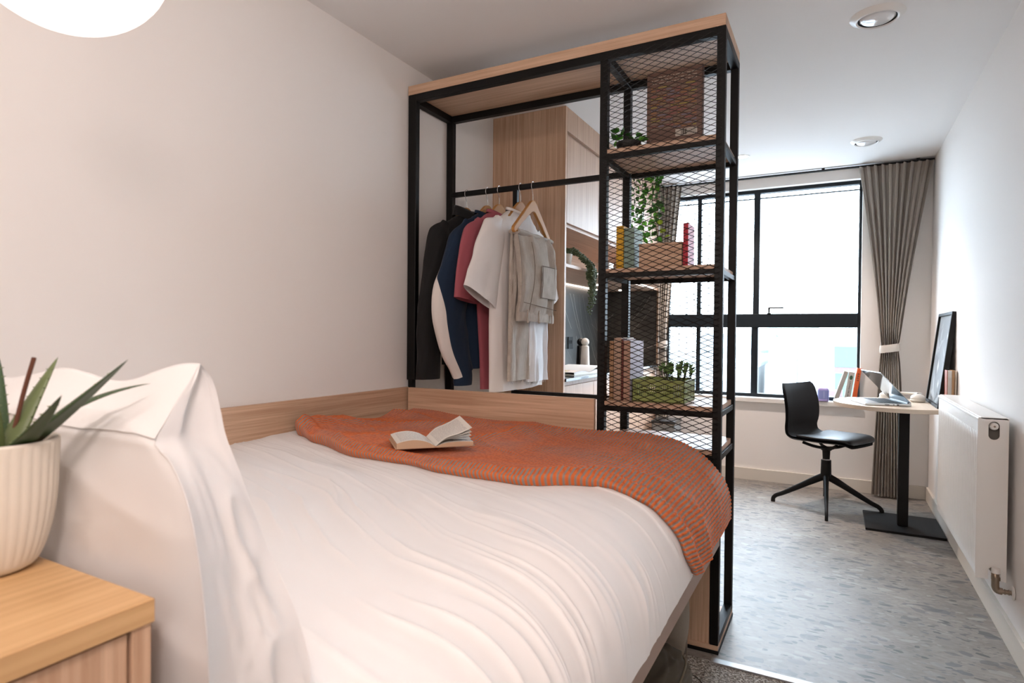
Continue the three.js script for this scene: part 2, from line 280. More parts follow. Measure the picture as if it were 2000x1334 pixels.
// ---------------------------------------------------------------- black steel room divider with shelves and mesh
const FX0 = -1.803, FX1 = -0.364, FM0 = -0.843, FM1 = -0.812, FZ = -2.293, FB = -2.645, PT = 0.031;
{
  const t = thing('shelf_divider', 'tall black steel shelf divider with oak top and mesh front at the bed foot', 'shelving unit', [(FX0 + FX1) / 2, 0, (FZ + FB) / 2]);
  const P = (n, g, m = M.black) => put(n, g, m, t);
  P('top_board', bx(FX0, FX1 - 0.001, 2.297, 2.34, FB, FZ + 0.001, 0.0015, 0), M.oak);
  const post = (x0, x1, z0, z1, y0 = 0.031, y1 = 2.297) => P('post', bx(x0, x1, y0, y1, z0, z1, 0.002));
  P('post', bx(FX0, -1.756, 0.947, 2.297, FZ - 0.03, FZ, 0.004)); P('post', bx(-1.795, -1.77, 0.03, 0.9468, FZ - 0.028, FZ - 0.002, 0.001));
  post(FM0, FM1, FZ - PT, FZ, 0.031, 2.264); post(FX1 - PT, FX1, FZ - PT, FZ);
  post(FX0, -1.765, FB, FB + PT); post(-0.850, -0.817, FB, FB + PT, 0.031, 2.264); post(FX1 - PT, FX1, FB, FB + PT);
  const rail = (n, ...a) => P(n, bx(...a));
  rail('front_beam', -1.756, FX1 - PT, 2.264, 2.297, FZ - PT, FZ, 0.002);
  rail('back_beam', -1.765, FX1 - PT, 2.264, 2.297, FB, FB + PT, 0.002);
  rail('side_beam', FX0, -1.77, 2.264, 2.297, FB + PT, FZ - PT, 0.002);
  rail('side_beam', FM0, FM1, 2.264, 2.297, FB + PT, FZ - PT, 0.002);
  rail('side_beam', FX1 - PT, FX1, 2.264, 2.297, FB + PT, FZ - PT, 0.002);
  rail('hanging_rail', -1.775, -0.850, 1.876, 1.900, FB + 0.012, FB + 0.036, 0.002);
  rail('rail_upright', -1.406, -1.382, 0.893, 1.876, FB + 0.012, FB + 0.036, 0.002);
  rail('lower_rail', -1.406, -0.850, 0.874, 0.893, FB + 0.012, FB + 0.036, 0.002);
  for (const [y0, y1, y2] of [[1.869, 1.889, 1.908], [1.397, 1.416, 1.433], [0.867, 0.888, 0.907], [0.705, 0.728, 0.748]]) {
    const s = P('shelf', bx(FM0 + 0.008, FX1 - 0.012, y1, y2, FB + 0.004, FZ - 0.004, 0.0012, 0), M.oakLight);
    P('shelf_bar', bx(FM1, FX1 - PT, y0, y1, FZ - 0.022, FZ, 0.0015)); P('shelf_bar', bx(FM1, FX1 - PT, y0, y1, FB, FB + 0.022, 0.0015));
    P('shelf_bar', bx(FM0 + 0.004, FM0 + 0.024, y0, y1, FB + PT, FZ - PT, 0.0015)); P('shelf_bar', bx(FX1 - 0.024, FX1 - 0.004, y0, y1, FB + PT, FZ - PT, 0.0015));
  }
  for (const [x, z] of [[-0.79, FZ - 0.05], [-0.42, FZ - 0.05]]) P('bolt_cap', cyl(0.009, 0.009, 2.288, 2.297, x, z, 16), M.blackMatt);
  // expanded mesh fixed on the front between the middle and the right post
  const W = 0.0522, Hh = 0.0213, th = 0.0021, strands = [], x0 = FM0 + 0.012, x1 = FX1 - 0.012, ya = 0.60, yb = 2.284;
  const proto = new THREE.BoxGeometry(1, 1, 1);
  for (let j = 0; ya + j * Hh * 0.5 < yb; j++) for (let i = 0; x0 + i * W * 0.5 < x1 - 0.004; i++) for (const s of (i + j) % 2 ? [] : [1, -1]) {
    const ax = x0 + i * W * 0.5, ay = ya + j * Hh * 0.5, bx2 = Math.min(ax + W * 0.5, x1), by = ay + s * Hh * 0.5 * ((bx2 - ax) / (W * 0.5));
    if (by > yb + 0.004 || by < ya - 0.004) continue;
    const g = proto.clone(), L = Math.hypot(bx2 - ax, by - ay); g.scale(L + 0.002, th, 0.0018); g.rotateX(0.35); g.rotateZ(Math.atan2(by - ay, bx2 - ax)); g.translate((ax + bx2) / 2, (ay + by) / 2, FZ + 0.0012); strands.push(g);
  }
  P('mesh_panel', strands, M.black);
  // base
  P('base_board', bx(FX0, FX1, 0.014, 0.031, FB, FZ + 0.002, 0.001, 0), M.oak);
  P('plinth', bx(FX0, FX1 + 0.002, 0.0, 0.014, FB - 0.002, FZ + 0.003, 0.001), M.blackMatt);
  P('base_rail', bx(FX1 - PT, FX1, 0.031, 0.058, FB + PT, FZ - PT, 0.001));
  P('lower_panel', bx(FM1 - 0.02, FX1 - PT - 0.002, 0.031, 0.56, FZ - 0.022, FZ - 0.004, 0.001, 1), M.oak);
  P('inner_panel', bx(FX1 - 0.062, FX1 - 0.046, 0.031, 0.705, FB + 0.03, FZ - 0.035, 0.001, 1), M.oakLight);
}

// ---------------------------------------------------------------- bed: frame, mattress; duvet, blanket, pillow on it
const BTOP = 0.780, BX0 = -1.79, BXS = -0.80, BA = 0.46, BB = 0.30;
function bedProfile(u) { // u 0 at the wall, 1 at the hem on the room side
  if (u < 0.62) { const x = mix(BX0, BXS, u / 0.62); return [x, BTOP + 0.018 * sstep(-1.2, -1.8, x)]; }
  const t = ((u - 0.62) / 0.38) * 0.985, a = t * Math.PI / 2, n = 2 / 3;
  return [BXS + BA * Math.pow(Math.sin(a), n), BTOP - BB + BB * Math.pow(Math.cos(a), n)];
}
const uTab = []; for (let i = 0; i <= 400; i++) { const u = i / 400, [x, y] = bedProfile(u), p = uTab[i - 1]; uTab.push({ u, x, y, s: p ? p.s + Math.hypot(x - p.x, y - p.y) : 0 }); }
const STOT = uTab[400].s;
function bedAt(s) { // by arc length: position and normal of the smooth cross-section
  let lo = 0, hi = 400; while (hi - lo > 1) { const m = (lo + hi) >> 1; if (uTab[m].s > s) hi = m; else lo = m; }
  const a = uTab[lo], b = uTab[hi], t = clamp((s - a.s) / (b.s - a.s + 1e-9)), dx = b.x - a.x, dy = b.y - a.y, L = Math.hypot(dx, dy) || 1;
  return [mix(a.x, b.x, t), mix(a.y, b.y, t), -dy / L, dx / L];
}
function duvetLift(s, z) { // folds run across the bed, a little towards the head, and turn down its side
  const side = sstep(1.02, 1.40, s), sI = s < 1.1 ? s : 1.1 + (s - 1.1) * 0.3, w = fbm(s * 1.7 + 4, z * 1.9, 31, 3) - 0.5;
  const q = z - 0.42 * sI + w * 0.22, m1 = sstep(0.42, 0.66, fbm(s * 1.9 + 7, q * 3.1, 61, 3)), m2 = sstep(0.40, 0.62, fbm(s * 2.6 + 1, q * 4.7, 67, 3)), m3 = sstep(0.36, 0.6, fbm(s * 3.1 + 9, q * 6.3, 71, 3));
  let h = (fbm(s * 1.3, q * 2.4, 11, 3) - 0.5) * 0.036 * (1 - side * 0.5);
  h += m1 * Math.pow(ridge(s * 0.8 + 3, q * 6.5, 5), 5) * 0.012 * (0.7 + 0.5 * side);
  h += m2 * Math.pow(ridge(s * 1.1, q * 15, 8), 6) * 0.0075 * (0.6 + 0.7 * side);
  h += m3 * Math.pow(ridge(s * 1.5 + 1, q * 31, 15), 5) * 0.0042 * (0.35 + 0.9 * side);
  h += (fbm(s * 9, q * 26, 77, 2) - 0.5) * 0.0022;
  return h - 0.004;
}
const HEAD = -0.40;
const hemWave = (z) => 0.030 * (fbm(z * 2.0 + 3, 5, 9, 2) - 0.5) - 0.004;
function duvetPoint(s, z, lift = 0) {
  const [x, y, nx, ny] = bedAt(s), h = duvetLift(s, z) * (1 - 0.7 * sstep(STOT - 0.16, STOT, s)) + lift, foot = 1 - 0.35 * sstep(-2.05, -2.3, z);
  return [x + nx * h * foot, y + ny * h * foot, z];
}
{
  const t = thing('bed', 'double bed with an oak side board along the wall and a grey wood side rail', 'bed', [-1.08, 0, -1.35]);
  put('wall_board', bx(XL, XL + 0.02, 0.40, 0.913, FZ - 0.004, -0.33, 0.0015, 2), M.oak, t);
  put('foot_board', bx(-1.776, -0.846, 0.40, 0.913, FZ + 0.001, FZ + 0.022, 0.0015, 0), M.oak, t);
  put('side_rail', bx(-0.385, -0.362, 0.405, 0.495, FZ + 0.008, -0.34, 0.002, 2), M.bedRail, t);
  put('slat_base', bx(-1.78, -0.386, 0.42, 0.46, FZ + 0.026, -0.36, 0.002), M.oakLight, t);
  put('mattress', bx(-1.78, -0.45, 0.462, 0.66, FZ + 0.035, -0.38, 0.05), fabric(0xe9e6e2), t);
  for (const [x, z] of [[-1.72, -2.2], [-1.72, -0.45], [-0.46, -0.45]]) put('leg', bx(x - 0.03, x + 0.03, -0.002, 0.42, z - 0.03, z + 0.03, 0.003), M.oak, t);
}
{
  const W = 320, L = 600;
  const g = grid(W, L, (u, v) => {
    const s = u * STOT, z = mix(FZ + 0.03, HEAD, v); let [x, y, zz] = duvetPoint(s, z);
    return [x, y + hemWave(z) * sstep(0.82, 1, u), zz];
  });
  const rim = grid(6, L, (u, v) => { // hem turned under
    const z = mix(FZ + 0.03, HEAD, v); let [x, y] = duvetPoint(STOT, z); y += hemWave(z);
    return [x - 0.030 * u, y - 0.010 * Math.sin(u * Math.PI) + 0.012 * u, z];
  });
  tag(put('duvet', [g, rim], fabric(0xf0eeed, 0.9, 1)), 'white crumpled duvet spread over the bed and hanging down its side', 'duvet');
}
// the ribbed blanket across the foot of the bed
{
  const zf = [[0.0, -1.60], [0.10, -1.545], [0.22, -1.50], [0.45, -1.452], [0.64, -1.447], [0.82, -1.412], [1.04, -1.414], [1.28, -1.553], [1.40, -1.59], [1.52, -1.625], [1.62, -1.70], [2, -1.72]];
  const pitch = 0.0125, s0 = 0.045, s1 = STOT - 0.012, NU = Math.round((s1 - s0) / pitch) * 6, NV = 110, cA = new THREE.Color(0xd66c34), cB = new THREE.Color(0x8f8780), cC = new THREE.Color(0xc65f2c), col = [];
  const pt = (s, v, under) => {
    const zF = interp(zf, s) + 0.012 * (fbm(s * 5, 1, 61, 2) - 0.5), zB = FZ + 0.026, z = mix(zF, zB, v), d = (z - zF) / -1;  // d: distance behind the front edge
    const rr = 0.5 + 0.5 * Math.cos((s / pitch) * Math.PI * 2 + (fbm(s * 3, z * 3, 71, 2) - 0.5) * 5), left = sstep(0.30, 0.06, s);
    let lift = 0.012 + 0.0042 * rr + 0.016 * Math.exp(-Math.pow((d - 0.028) / 0.024, 2)) + 0.020 * Math.pow(ridge(s * 2.1 + 2, z * 3.4 + s, 83), 3) + (fbm(s * 2.6, z * 3.2, 91, 3) - 0.45) * 0.020;
    lift += left * 0.035 * Math.pow(ridge(s * 5, z * 4, 97), 2) + 0.02 * sstep(0.12, 0.0, -(FZ - z)) * sstep(1.0, 0.2, s);
    if (under) lift = 0.001;
    return [...duvetPoint(s, z, lift), rr];
  };
  const g = grid(NU, NV + 6, (u, vv) => {
    const s = mix(s0, s1, u), j = vv * (NV + 6);
    if (j >= 6) { const p = pt(s, Math.pow((j - 6) / NV, 1.15), false); const n = fbm(s * 90, p[2] * 160, 7, 2), k = p[3] > 0.42 ? 1 : 0.0; const c = cB.clone().lerp(n > 0.5 ? cA : cC, sstep(0.25, 0.6, p[3])); col.push(c.r, c.g, c.b); return p; }
    const a = pt(s, 0, false), b = pt(s, 0, true), k = 1 - j / 6, ang = k * Math.PI * 0.5, c = cB.clone().lerp(cA, sstep(0.25, 0.6, a[3])); col.push(c.r, c.g, c.b);
    return [mix(a[0], b[0], 1 - Math.cos(ang)), mix(a[1], b[1], 1 - Math.cos(ang)), a[2] + 0.010 * Math.sin(ang * 2)];
  });
  g.setAttribute('color', new THREE.Float32BufferAttribute(col, 3));
  tag(put('blanket', g, phys(0xffffff, 1, { vertexColors: true, sheen: 0.3, sheenRoughness: 0.7, sheenColor: new THREE.Color(0.9, 0.6, 0.45) })), 'orange ribbed blanket folded across the foot of the bed', 'blanket');
}
// the pillow that stands against the bed head
{
  // back face, top face and front face as a path of [z, y, x of its right end]
  const back = [[-0.440, 0.752, -0.520], [-0.385, 0.768, -0.523], [-0.372, 0.82, -0.526], [-0.370, 0.88, -0.530], [-0.372, 0.95, -0.546], [-0.376, 1.00, -0.570], [-0.382, 1.035, -0.608], [-0.386, 1.050, -0.640]];
  const top = [[-0.400, 1.066, -0.648], [-0.425, 1.092, -0.660], [-0.448, 1.118, -0.668], [-0.460, 1.131, -0.674]];
  const front = [[-0.472, 1.112, -0.668], [-0.478, 1.075, -0.660], [-0.480, 1.045, -0.653], [-0.483, 1.0, -0.630], [-0.486, 0.94, -0.600], [-0.488, 0.895, -0.572], [-0.488, 0.85, -0.540], [-0.484, 0.79, -0.512], [-0.470, 0.755, -0.505]];
  const path = (a, n) => new THREE.CatmullRomCurve3(a.map(([z, y, x]) => V3(x, y, z)), false, 'centripetal').getSpacedPoints(n);
  const P = [...path([...back, ...top], 90), ...path([top[3], ...front], 60).slice(1)], n = P.length - 1, K = 110;
  const wob = (x, y, z) => (fbm(x * 6 + 2, y * 8 + z * 6, 41, 4) - 0.5) * 0.016 + (Math.pow(ridge(x * 3 + y * 7, z * 9 + y * 3, 43), 4) - 0.3) * 0.006;
  const f = (u, v) => {
    const p = P[Math.round(v * n)], x = mix(-1.28, p.x, u), k = sstep(0.62, 1, u), up = sstep(1.045, 1.125, p.y), dz = p.z + 0.435, dy = p.y - 0.93, L = Math.hypot(dz, dy) || 1, puff = Math.sin(Math.min(1, u * 1.02) * Math.PI * 0.5) * (1 - k) * 0.004, w = wob(x, p.y, p.z) * (1 - 0.8 * Math.pow(u, 14)) + puff;
    return [x, p.y - up * (1 - k) * 0.030 - up * 0.010 * Math.sin(u * 9) * (1 - k) + (dy / L) * w, p.z + (dz / L) * w];
  };
  const body = grid(K, n, f);
  // the right end between the back path and the front path
  const Bk = path([...back, ...top], 80), Fr = path([top[3], ...front].reverse(), 80);
  const end = grid(26, 80, (u, v) => { const a = Bk[Math.round(v * 80)], b = Fr[Math.round(v * 80)], m = Math.sin(u * Math.PI), y = mix(a.y, b.y, u), c = (Math.pow(ridge(u * 2.6 + v * 1.8, v * 2.4, 51), 3) - 0.3) * 0.016 + (Math.pow(ridge(u * 5 + v * 2.5, v * 3.5 + 3, 53), 3) - 0.3) * 0.007; return [mix(a.x, b.x, u) - 0.008 * m + c * m, y, mix(a.z, b.z, u)]; });
  const g = thing('pillow', 'white plump pillow standing upright at the bed head', 'pillow', [-0.95, 0.76, -0.45]);
  const mat = fabric(0xe9e7e6, 0.9, 1.2);
  put('pillow_body', body, mat, g); put('pillow_end', end, mat, g);
  const iS = P.findIndex((p) => p.y > 1.0498) / n, ss = []; for (let i = 0; i <= 60; i++) { const p = f(i / 60, iS); ss.push([p[0], p[1] + 0.001, p[2] + 0.001]); }
  put('seam', tube(ss, 0.0008, 100, 6), mat, g);
  const h1 = []; for (let i = 0; i < Math.round(iS * n); i += 3) { const p = P[i]; h1.push([p.x + 0.001, p.y, p.z + 0.001]); } put('hem', tube(h1, 0.0010, 90, 6), mat, g);
}
// open paperback lying on the blanket
{
  const yb = 0.808, t = thing('open_book', 'open paperback lying face up on the orange blanket', 'book', [-1.175, yb, -1.625], null, 0.80);
  const paper = std(0xe9e2d8, 0.85), edge = std(0xc9a98c, 0.9), cover = std(0xbd9a80, 0.8), L = 0.185;
  const print = canvasTex(256, 384, (c, w, h) => { c.fillStyle = '#e9e3da'; c.fillRect(0, 0, w, h); c.fillStyle = '#a9a4a2'; const r = rng(3); for (let y = 34; y < h - 34; y += 9) { let x = 28; while (x < w - 34) { const k = 6 + r() * 22; c.fillRect(x, y, Math.min(k, w - 28 - x), 3); x += k + 4; } } });
  const pm = new THREE.MeshStandardMaterial({ map: print, roughness: 0.85 });
  const side = (sgn, prof, name) => { // prof: [across, height] of the page top
    const cs = new THREE.CatmullRomCurve3(prof.map(([a, b]) => V3(a * sgn, b, 0))).getSpacedPoints(24);
    const top = grid(24, 1, (u, v) => { const p = cs[Math.round(u * 24)]; return [p.x, p.y, (v - 0.5) * L * (sgn > 0 ? -1 : 1)]; }, false, (u, v) => [sgn > 0 ? u : 1 - u, sgn > 0 ? v : 1 - v]);
    const rim = []; for (const zz of [-L / 2, L / 2]) rim.push(grid(24, 1, (u, v) => { const p = cs[Math.round(u * 24)]; return [p.x, mix(p.y, 0.002, v), zz]; }));
    const e = cs[24]; rim.push(grid(1, 1, (u, v) => [e.x, mix(0.002, e.y, u), (v - 0.5) * L]));
    put(name, top, pm, t, true); put('page_block', rim, edge, t, true);
  };
  side(-1, [[0, 0.004], [0.03, 0.020], [0.065, 0.027], [0.10, 0.024], [0.122, 0.018]], 'page');
  side(1, [[0, 0.004], [0.03, 0.013], [0.07, 0.016], [0.10, 0.0155], [0.122, 0.014]], 'page');
  for (const [h, k] of [[0.066, 0], [0.052, 1], [0.041, 2], [0.030, 3]]) { // leaves that stand up on the right
    const cs = new THREE.CatmullRomCurve3([V3(0, 0.005, 0), V3(0.03, 0.022 + h * 0.12, 0), V3(0.075, 0.018 + h * 0.42, 0), V3(0.118 - k * 0.001, h, 0)]).getSpacedPoints(14);
    put('leaf_page', grid(14, 1, (u, v) => { const p = cs[Math.round(u * 14)]; return [p.x, p.y + (v - 0.5) * 0.014 * u, (0.5 - v) * L]; }), pm, t, true);
  }
  put('cover', [bx(-0.127, -0.003, 0, 0.0025, -L / 2 - 0.002, L / 2 + 0.002, 0.0005), bx(0.003, 0.127, 0, 0.0025, -L / 2 - 0.002, L / 2 + 0.002, 0.0005), bx(-0.004, 0.004, 0, 0.004, -L / 2 - 0.002, L / 2 + 0.002, 0.001)], cover, t, true);
}
// bedside cabinet that stands at the bed head
{
  const x1 = -0.573, z0 = -0.346, x0 = -1.40, z1 = 0.12, t = thing('bedside_cabinet', 'light oak bedside cabinet standing at the bed head', 'cabinet', [(x0 + x1) / 2, 0, (z0 + z1) / 2]);
  put('top', bx(x0, x1, 0.890, 0.913, z0, z1, 0.0012, 2), M.oakTop, t);
  put('side_panel', bx(x0 + 0.002, x1 - 0.003, -0.002, 0.8895, z0 + 0.002, z0 + 0.020, 0.001, 1), M.oak, t);
  put('side_panel', bx(x0 + 0.002, x1 - 0.003, -0.002, 0.8895, z1 - 0.020, z1 - 0.002, 0.001, 1), M.oak, t);
  put('back_panel', bx(x0 + 0.002, x0 + 0.018, -0.002, 0.8895, z0 + 0.020, z1 - 0.020, 0.001, 1), M.oak, t);
  put('door', bx(x1 - 0.022, x1 - 0.006, 0.06, 0.886, z0 + 0.0225, z1 - 0.0225, 0.001, 1), M.oak, t);
  put('kickboard', bx(x1 - 0.06, x1 - 0.045, -0.002, 0.06, z0 + 0.02, z1 - 0.02, 0.001, 2), M.oak, t);
}
// aloe in a ribbed white pot
{
  const x = -0.792, z = -0.300, y = 0.913, t = thing('potted_aloe', 'spiky green aloe in a ribbed white ceramic pot on the bedside cabinet', 'potted plant', [x, y, z]);
  const R = 0.060, prof = [[0.0, 0.004], [0.55, 0.001], [0.68, 0.006], [0.80, 0.022], [0.90, 0.045], [0.97, 0.075], [1.0, 0.11], [1.02, 0.136]];
  const pc = new THREE.CatmullRomCurve3(prof.map(([r, h]) => V3(r * R, h, 0))).getSpacedPoints(40);
  const outer = grid(216, 40, (u, v) => { const p = pc[Math.round((1 - v) * 40)], a = u * 6.28318, k = 1 + 0.020 * (Math.abs(Math.cos(a * 18)) - 0.6) * sstep(0.003, 0.02, p.y) * sstep(0.137, 0.133, p.y); return [x + Math.cos(a) * p.x * k, y + p.y, z + Math.sin(a) * p.x * k]; }, true);
  const rim = lathe([[R * 1.02, 0.136], [R * 1.015, 0.139], [R * 0.96, 0.139], [R * 0.94, 0.134], [R * 0.92, 0.112]], x, y, z, 64);
  put('pot', [outer, rim], std(0xd9d2c6, 0.55), t);
  put('soil', lathe([[0.0005, 0.118], [R * 0.5, 0.119], [R * 0.93, 0.115]], x, y, z, 40), M.soil, t);
  const leafMat = phys(0x2f4526, 0.5, { clearcoat: 0.15 }), leafPale = phys(0x5d6a40, 0.5, { clearcoat: 0.15 }), brown = std(0x6a4030, 0.8);
  const leaf = (az, tilt, len, wid, bend, mat, seed) => {
    const r = rng(seed), pts = [], n = 22; let p = V3(x + Math.cos(az) * 0.010, y + 0.112, z + Math.sin(az) * 0.010), el = tilt;
    for (let i = 0; i <= n; i++) { pts.push(p.clone()); p = p.clone().add(V3(Math.cos(az) * Math.cos(el), Math.sin(el), Math.sin(az) * Math.cos(el)).multiplyScalar(len / n)); el += bend / n; }
    const side = V3(-Math.sin(az), 0, Math.cos(az));
    const g = grid(16, n, (u, v) => {
      const i = Math.round(v * n), c = pts[i], d = pts[Math.min(i + 1, n)].clone().sub(pts[Math.max(i - 1, 0)]).normalize(), up = side.clone().cross(d).normalize().multiplyScalar(-1), k = Math.pow(1 - v, 0.75) * (0.75 + 0.35 * Math.sin(Math.min(1, v * 2.2) * 1.57)) + 0.01, a = u * 6.28318;
      const w = Math.cos(a) * wid * k, h = (Math.sin(a) < 0 ? 0.42 : 0.10) * Math.sin(a) * wid * k + Math.abs(Math.cos(a)) * 0.10 * wid * k;
      return [c.x + side.x * w + up.x * h, c.y + side.y * w + up.y * h, c.z + side.z * w + up.z * h];
    }, true);
    const lf = put('leaf', g, mat, t);
    const teeth = []; for (let i = 3; i < n - 1; i += 2) for (const s of [-1, 1]) { const c = pts[i], v = i / n, k = Math.pow(1 - v, 0.75) * (0.75 + 0.35 * Math.sin(Math.min(1, v * 2.2) * 1.57)); const g2 = new THREE.ConeGeometry(0.0016, 0.005, 5); g2.rotateZ(-s * 1.3); g2.rotateY(-Math.atan2(side.z, side.x)); g2.translate(c.x + side.x * s * wid * k, c.y + side.y * s * wid * k + 0.001, c.z + side.z * s * wid * k); teeth.push(g2); }
    put('spines', teeth, leafPale, lf);
  };
  for (const [az, ti, l, w, b, m, s] of [[-0.55, 0.66, 0.175, 0.021, 0.10, leafMat, 1], [-0.95, 0.90, 0.165, 0.018, -0.75, leafMat, 2], [-0.15, 0.52, 0.130, 0.016, 0.30, leafMat, 3], [-1.8, 1.1, 0.13, 0.018, -0.1, leafPale, 4], [1.0, 0.8, 0.14, 0.018, 0.2, leafMat, 5], [2.2, 0.7, 0.16, 0.019, 0.3, leafMat, 6], [3.4, 0.8, 0.16, 0.019, 0.1, leafMat, 7], [-2.7, 0.9, 0.15, 0.018, -0.1, leafMat, 8], [0.3, 1.2, 0.10, 0.014, 0.2, leafPale, 9]]) leaf(az, ti, l, w, b, m, s);
  put('dry_stalk', tube([[x - 0.01, y + 0.115, z - 0.02], [x + 0.004, y + 0.19, z - 0.03], [x + 0.016, y + 0.226, z - 0.034]], 0.0024, 16, 7), brown, t);
}

// ---------------------------------------------------------------- clothes on the hanging rail
const RZ = FB + 0.024;
const hangerWood = phys(0xb07e48, 0.6, { specularIntensity: 0.35 }), hookMetal = std(0xd8d8d8, 0.18, { metalness: 1 });
function hanger(x, label, turn = 0, bar = false) {
  const t = thing('clothes_hanger', label, 'hanger', [x, 1.66, RZ], 'wooden hangers on the rail', turn || 1e-6);
  const sh = new THREE.Shape();
  sh.moveTo(-0.222, -0.004); sh.quadraticCurveTo(-0.10, 0.090, -0.030, 0.143); sh.quadraticCurveTo(0, 0.163, 0.030, 0.143); sh.quadraticCurveTo(0.10, 0.090, 0.222, -0.004);
  sh.quadraticCurveTo(0.232, -0.020, 0.214, -0.026); sh.quadraticCurveTo(0.11, 0.050, 0.024, 0.100); sh.quadraticCurveTo(0, 0.110, -0.024, 0.100); sh.quadraticCurveTo(-0.11, 0.050, -0.214, -0.026); sh.quadraticCurveTo(-0.232, -0.020, -0.222, -0.004);
  const g = new THREE.ExtrudeGeometry(sh, { depth: 0.010, bevelEnabled: true, bevelThickness: 0.003, bevelSize: 0.003, bevelSegments: 3, curveSegments: 14 });
  g.translate(0, 0, -0.005); g.rotateY(-Math.PI / 2); put('hanger_body', g, hangerWood, t, true);
  put('hook', tube([[0, 0.150, 0], [0, 0.185, 0], [0, 0.202, 0.009], [0, 0.222, 0.0190], [0, 0.240, 0.0145], [0, 0.248, 0], [0, 0.241, -0.0140], [0, 0.225, -0.0195]], 0.0016, 40, 8), hookMetal, t, true);
  if (bar) { const b = new THREE.CylinderGeometry(0.0055, 0.0055, 0.42, 14); b.rotateX(Math.PI / 2); b.translate(0, -0.016, 0); put('trouser_bar', b, hangerWood, t, true); }
  return t;
}
// a body of cloth hung over a hanger: elliptical cross-sections from neck to hem
function garment(name, label, category, x, o) {
  const t = thing(name, label, category, [x, o.hem, RZ]);
  const body = grid(112, 90, (u, v) => {
    const a = u * 6.28318, y = mix(1.757, o.hem, v), hw = interp(o.hw, -y), ht = interp(o.ht, -y), zc = (o.zc || 0) * sstep(1.6, o.hem, y), k = sstep(1.66, 1.25, y);
    const ca = Math.cos(a), sa = Math.sin(a), n = 0.72, ex = Math.sign(ca) * Math.pow(Math.abs(ca), n), ez = Math.sign(sa) * Math.pow(Math.abs(sa), n);
    const fold = (ridge(ez * hw * 11 + o.seed, y * 0.9 + ex, o.seed) - 0.5) * o.fold * (0.35 + k) + (fbm(ez * hw * 16 + 3, y * 4, o.seed + 5, 3) - 0.5) * o.fold * 0.8;
    const wave = Math.sin(ez * 3.1 + o.seed + y * 1.4) * o.fold * 0.6 * k;
    return [x + ex * ht + fold * (Math.abs(ca) > 0.2 ? 1 : Math.abs(ca) * 5) + wave, y + (v > 0.985 ? (fbm(ez * 2, o.seed, 3, 2) - 0.5) * 0.012 : 0), RZ + zc + ez * hw];
  }, true);
  put('body', body, o.mat, t);
  if (o.lining) { const hm = grid(72, 2, (u, v) => { const a = u * 6.28318, ca = Math.cos(a), sa = Math.sin(a), hw = interp(o.hw, -o.hem) * (1.004 - v * 0.02), ht = interp(o.ht, -o.hem) * (1.02 - v * 0.1); return [x + Math.sign(ca) * Math.pow(Math.abs(ca), 0.72) * ht, o.hem + 0.012 * v, RZ + (o.zc || 0) + Math.sign(sa) * Math.pow(Math.abs(sa), 0.72) * hw]; }, true); put('hem', hm, o.lining, t); }
  for (const s of [1, -1]) {
    const S = o.sleeve, pts = S.path.map(([y, dz, dx]) => V3(x + (dx || 0), y, RZ + s * dz)), cv = new THREE.CatmullRomCurve3(pts);
    const part = (nm, a0, a1, mat) => put(nm, grid(48, 60, (u, v) => {
      const p = cv.getPoint(v), d = cv.getTangent(v), a = mix(typeof a0 === 'function' ? a0(v) : a0, typeof a1 === 'function' ? a1(v) : a1, u), w = interp(S.w, v), th = interp(S.t, v), f = (fbm(p.y * 9 + a * 0.6, a * 2 + s, o.seed + 21, 3) - 0.5) * (S.fold || 0.010) + (ridge(p.y * 7 + Math.sin(a) * 0.6, a, o.seed + 23) - 0.5) * (S.fold || 0.010) * 0.6;
      const side = V3(0, -d.z, d.y).normalize(); // across the sleeve within the hanger plane
      const c = Math.cos(a) * (th + f * 0.6), b = Math.sin(a) * (w + f);
      return [p.x + c, p.y + side.y * b * (side.z < 0 ? -1 : 1), p.z + Math.abs(side.z) * b];
    }, a1 - a0 > 6.28), mat, t);
    const edge = (v) => mix(2.25, 0.72, sstep(0.30, 0.62, v));
    const tau = 6.283186;
    if (S.second) { if (s > 0) { part('sleeve', -1.9, edge, S.mat || o.mat); part('sleeve_stripe', edge, tau - 1.9, S.second); } else { part('sleeve', (v) => tau - edge(v), tau + 1.9, S.mat || o.mat); part('sleeve_stripe', 1.9, (v) => tau - edge(v), S.second); } } else part('sleeve', 0, tau, S.mat || o.mat);
    if (S.cuff) { const [y0, y1, w, th] = S.cuff, dz = S.path[S.path.length - 1][1]; put('cuff', grid(40, 8, (u, v) => { const a = u * tau; return [x + (S.path[S.path.length - 1][2] || 0) + Math.cos(a) * th * (1 + 0.06 * Math.sin(v * 3.14)), mix(y0, y1, v), RZ + s * dz + Math.sin(a) * w * (1 + 0.05 * Math.sin(v * 3.14))]; }, true), S.mat || o.mat, t); }
  }
  if (o.collar) {
    const [yc, h, r, flare] = o.collar;
    put('collar', grid(48, 8, (u, v) => { const a = u * 6.283186, q = v < 0.5 ? v * 2 : 2 - v * 2, out = v < 0.5 ? 0 : 0.006 + flare * (1 - q); return [x + Math.cos(a) * (0.034 + out), yc + h * q - 0.010 * Math.cos(a) + 0.012 * Math.abs(Math.sin(a)), RZ + Math.sin(a) * (r + out)]; }, true), o.collarMat || o.mat, t);
  }
  return t;
}
const HWbase = (a, b, c) => [[-1.757, 0.098], [-1.738, 0.135], [-1.714, 0.178], [-1.688, 0.216], [-1.66, a], [-1.5, b], [-0.9, c]];
const HTbase = (a, b) => [[-1.757, 0.030], [-1.74, 0.028], [-1.66, 0.030], [-1.4, a], [-0.9, b]];
hanger(-1.68, 'wooden hanger under the black jacket, nearest the wall');
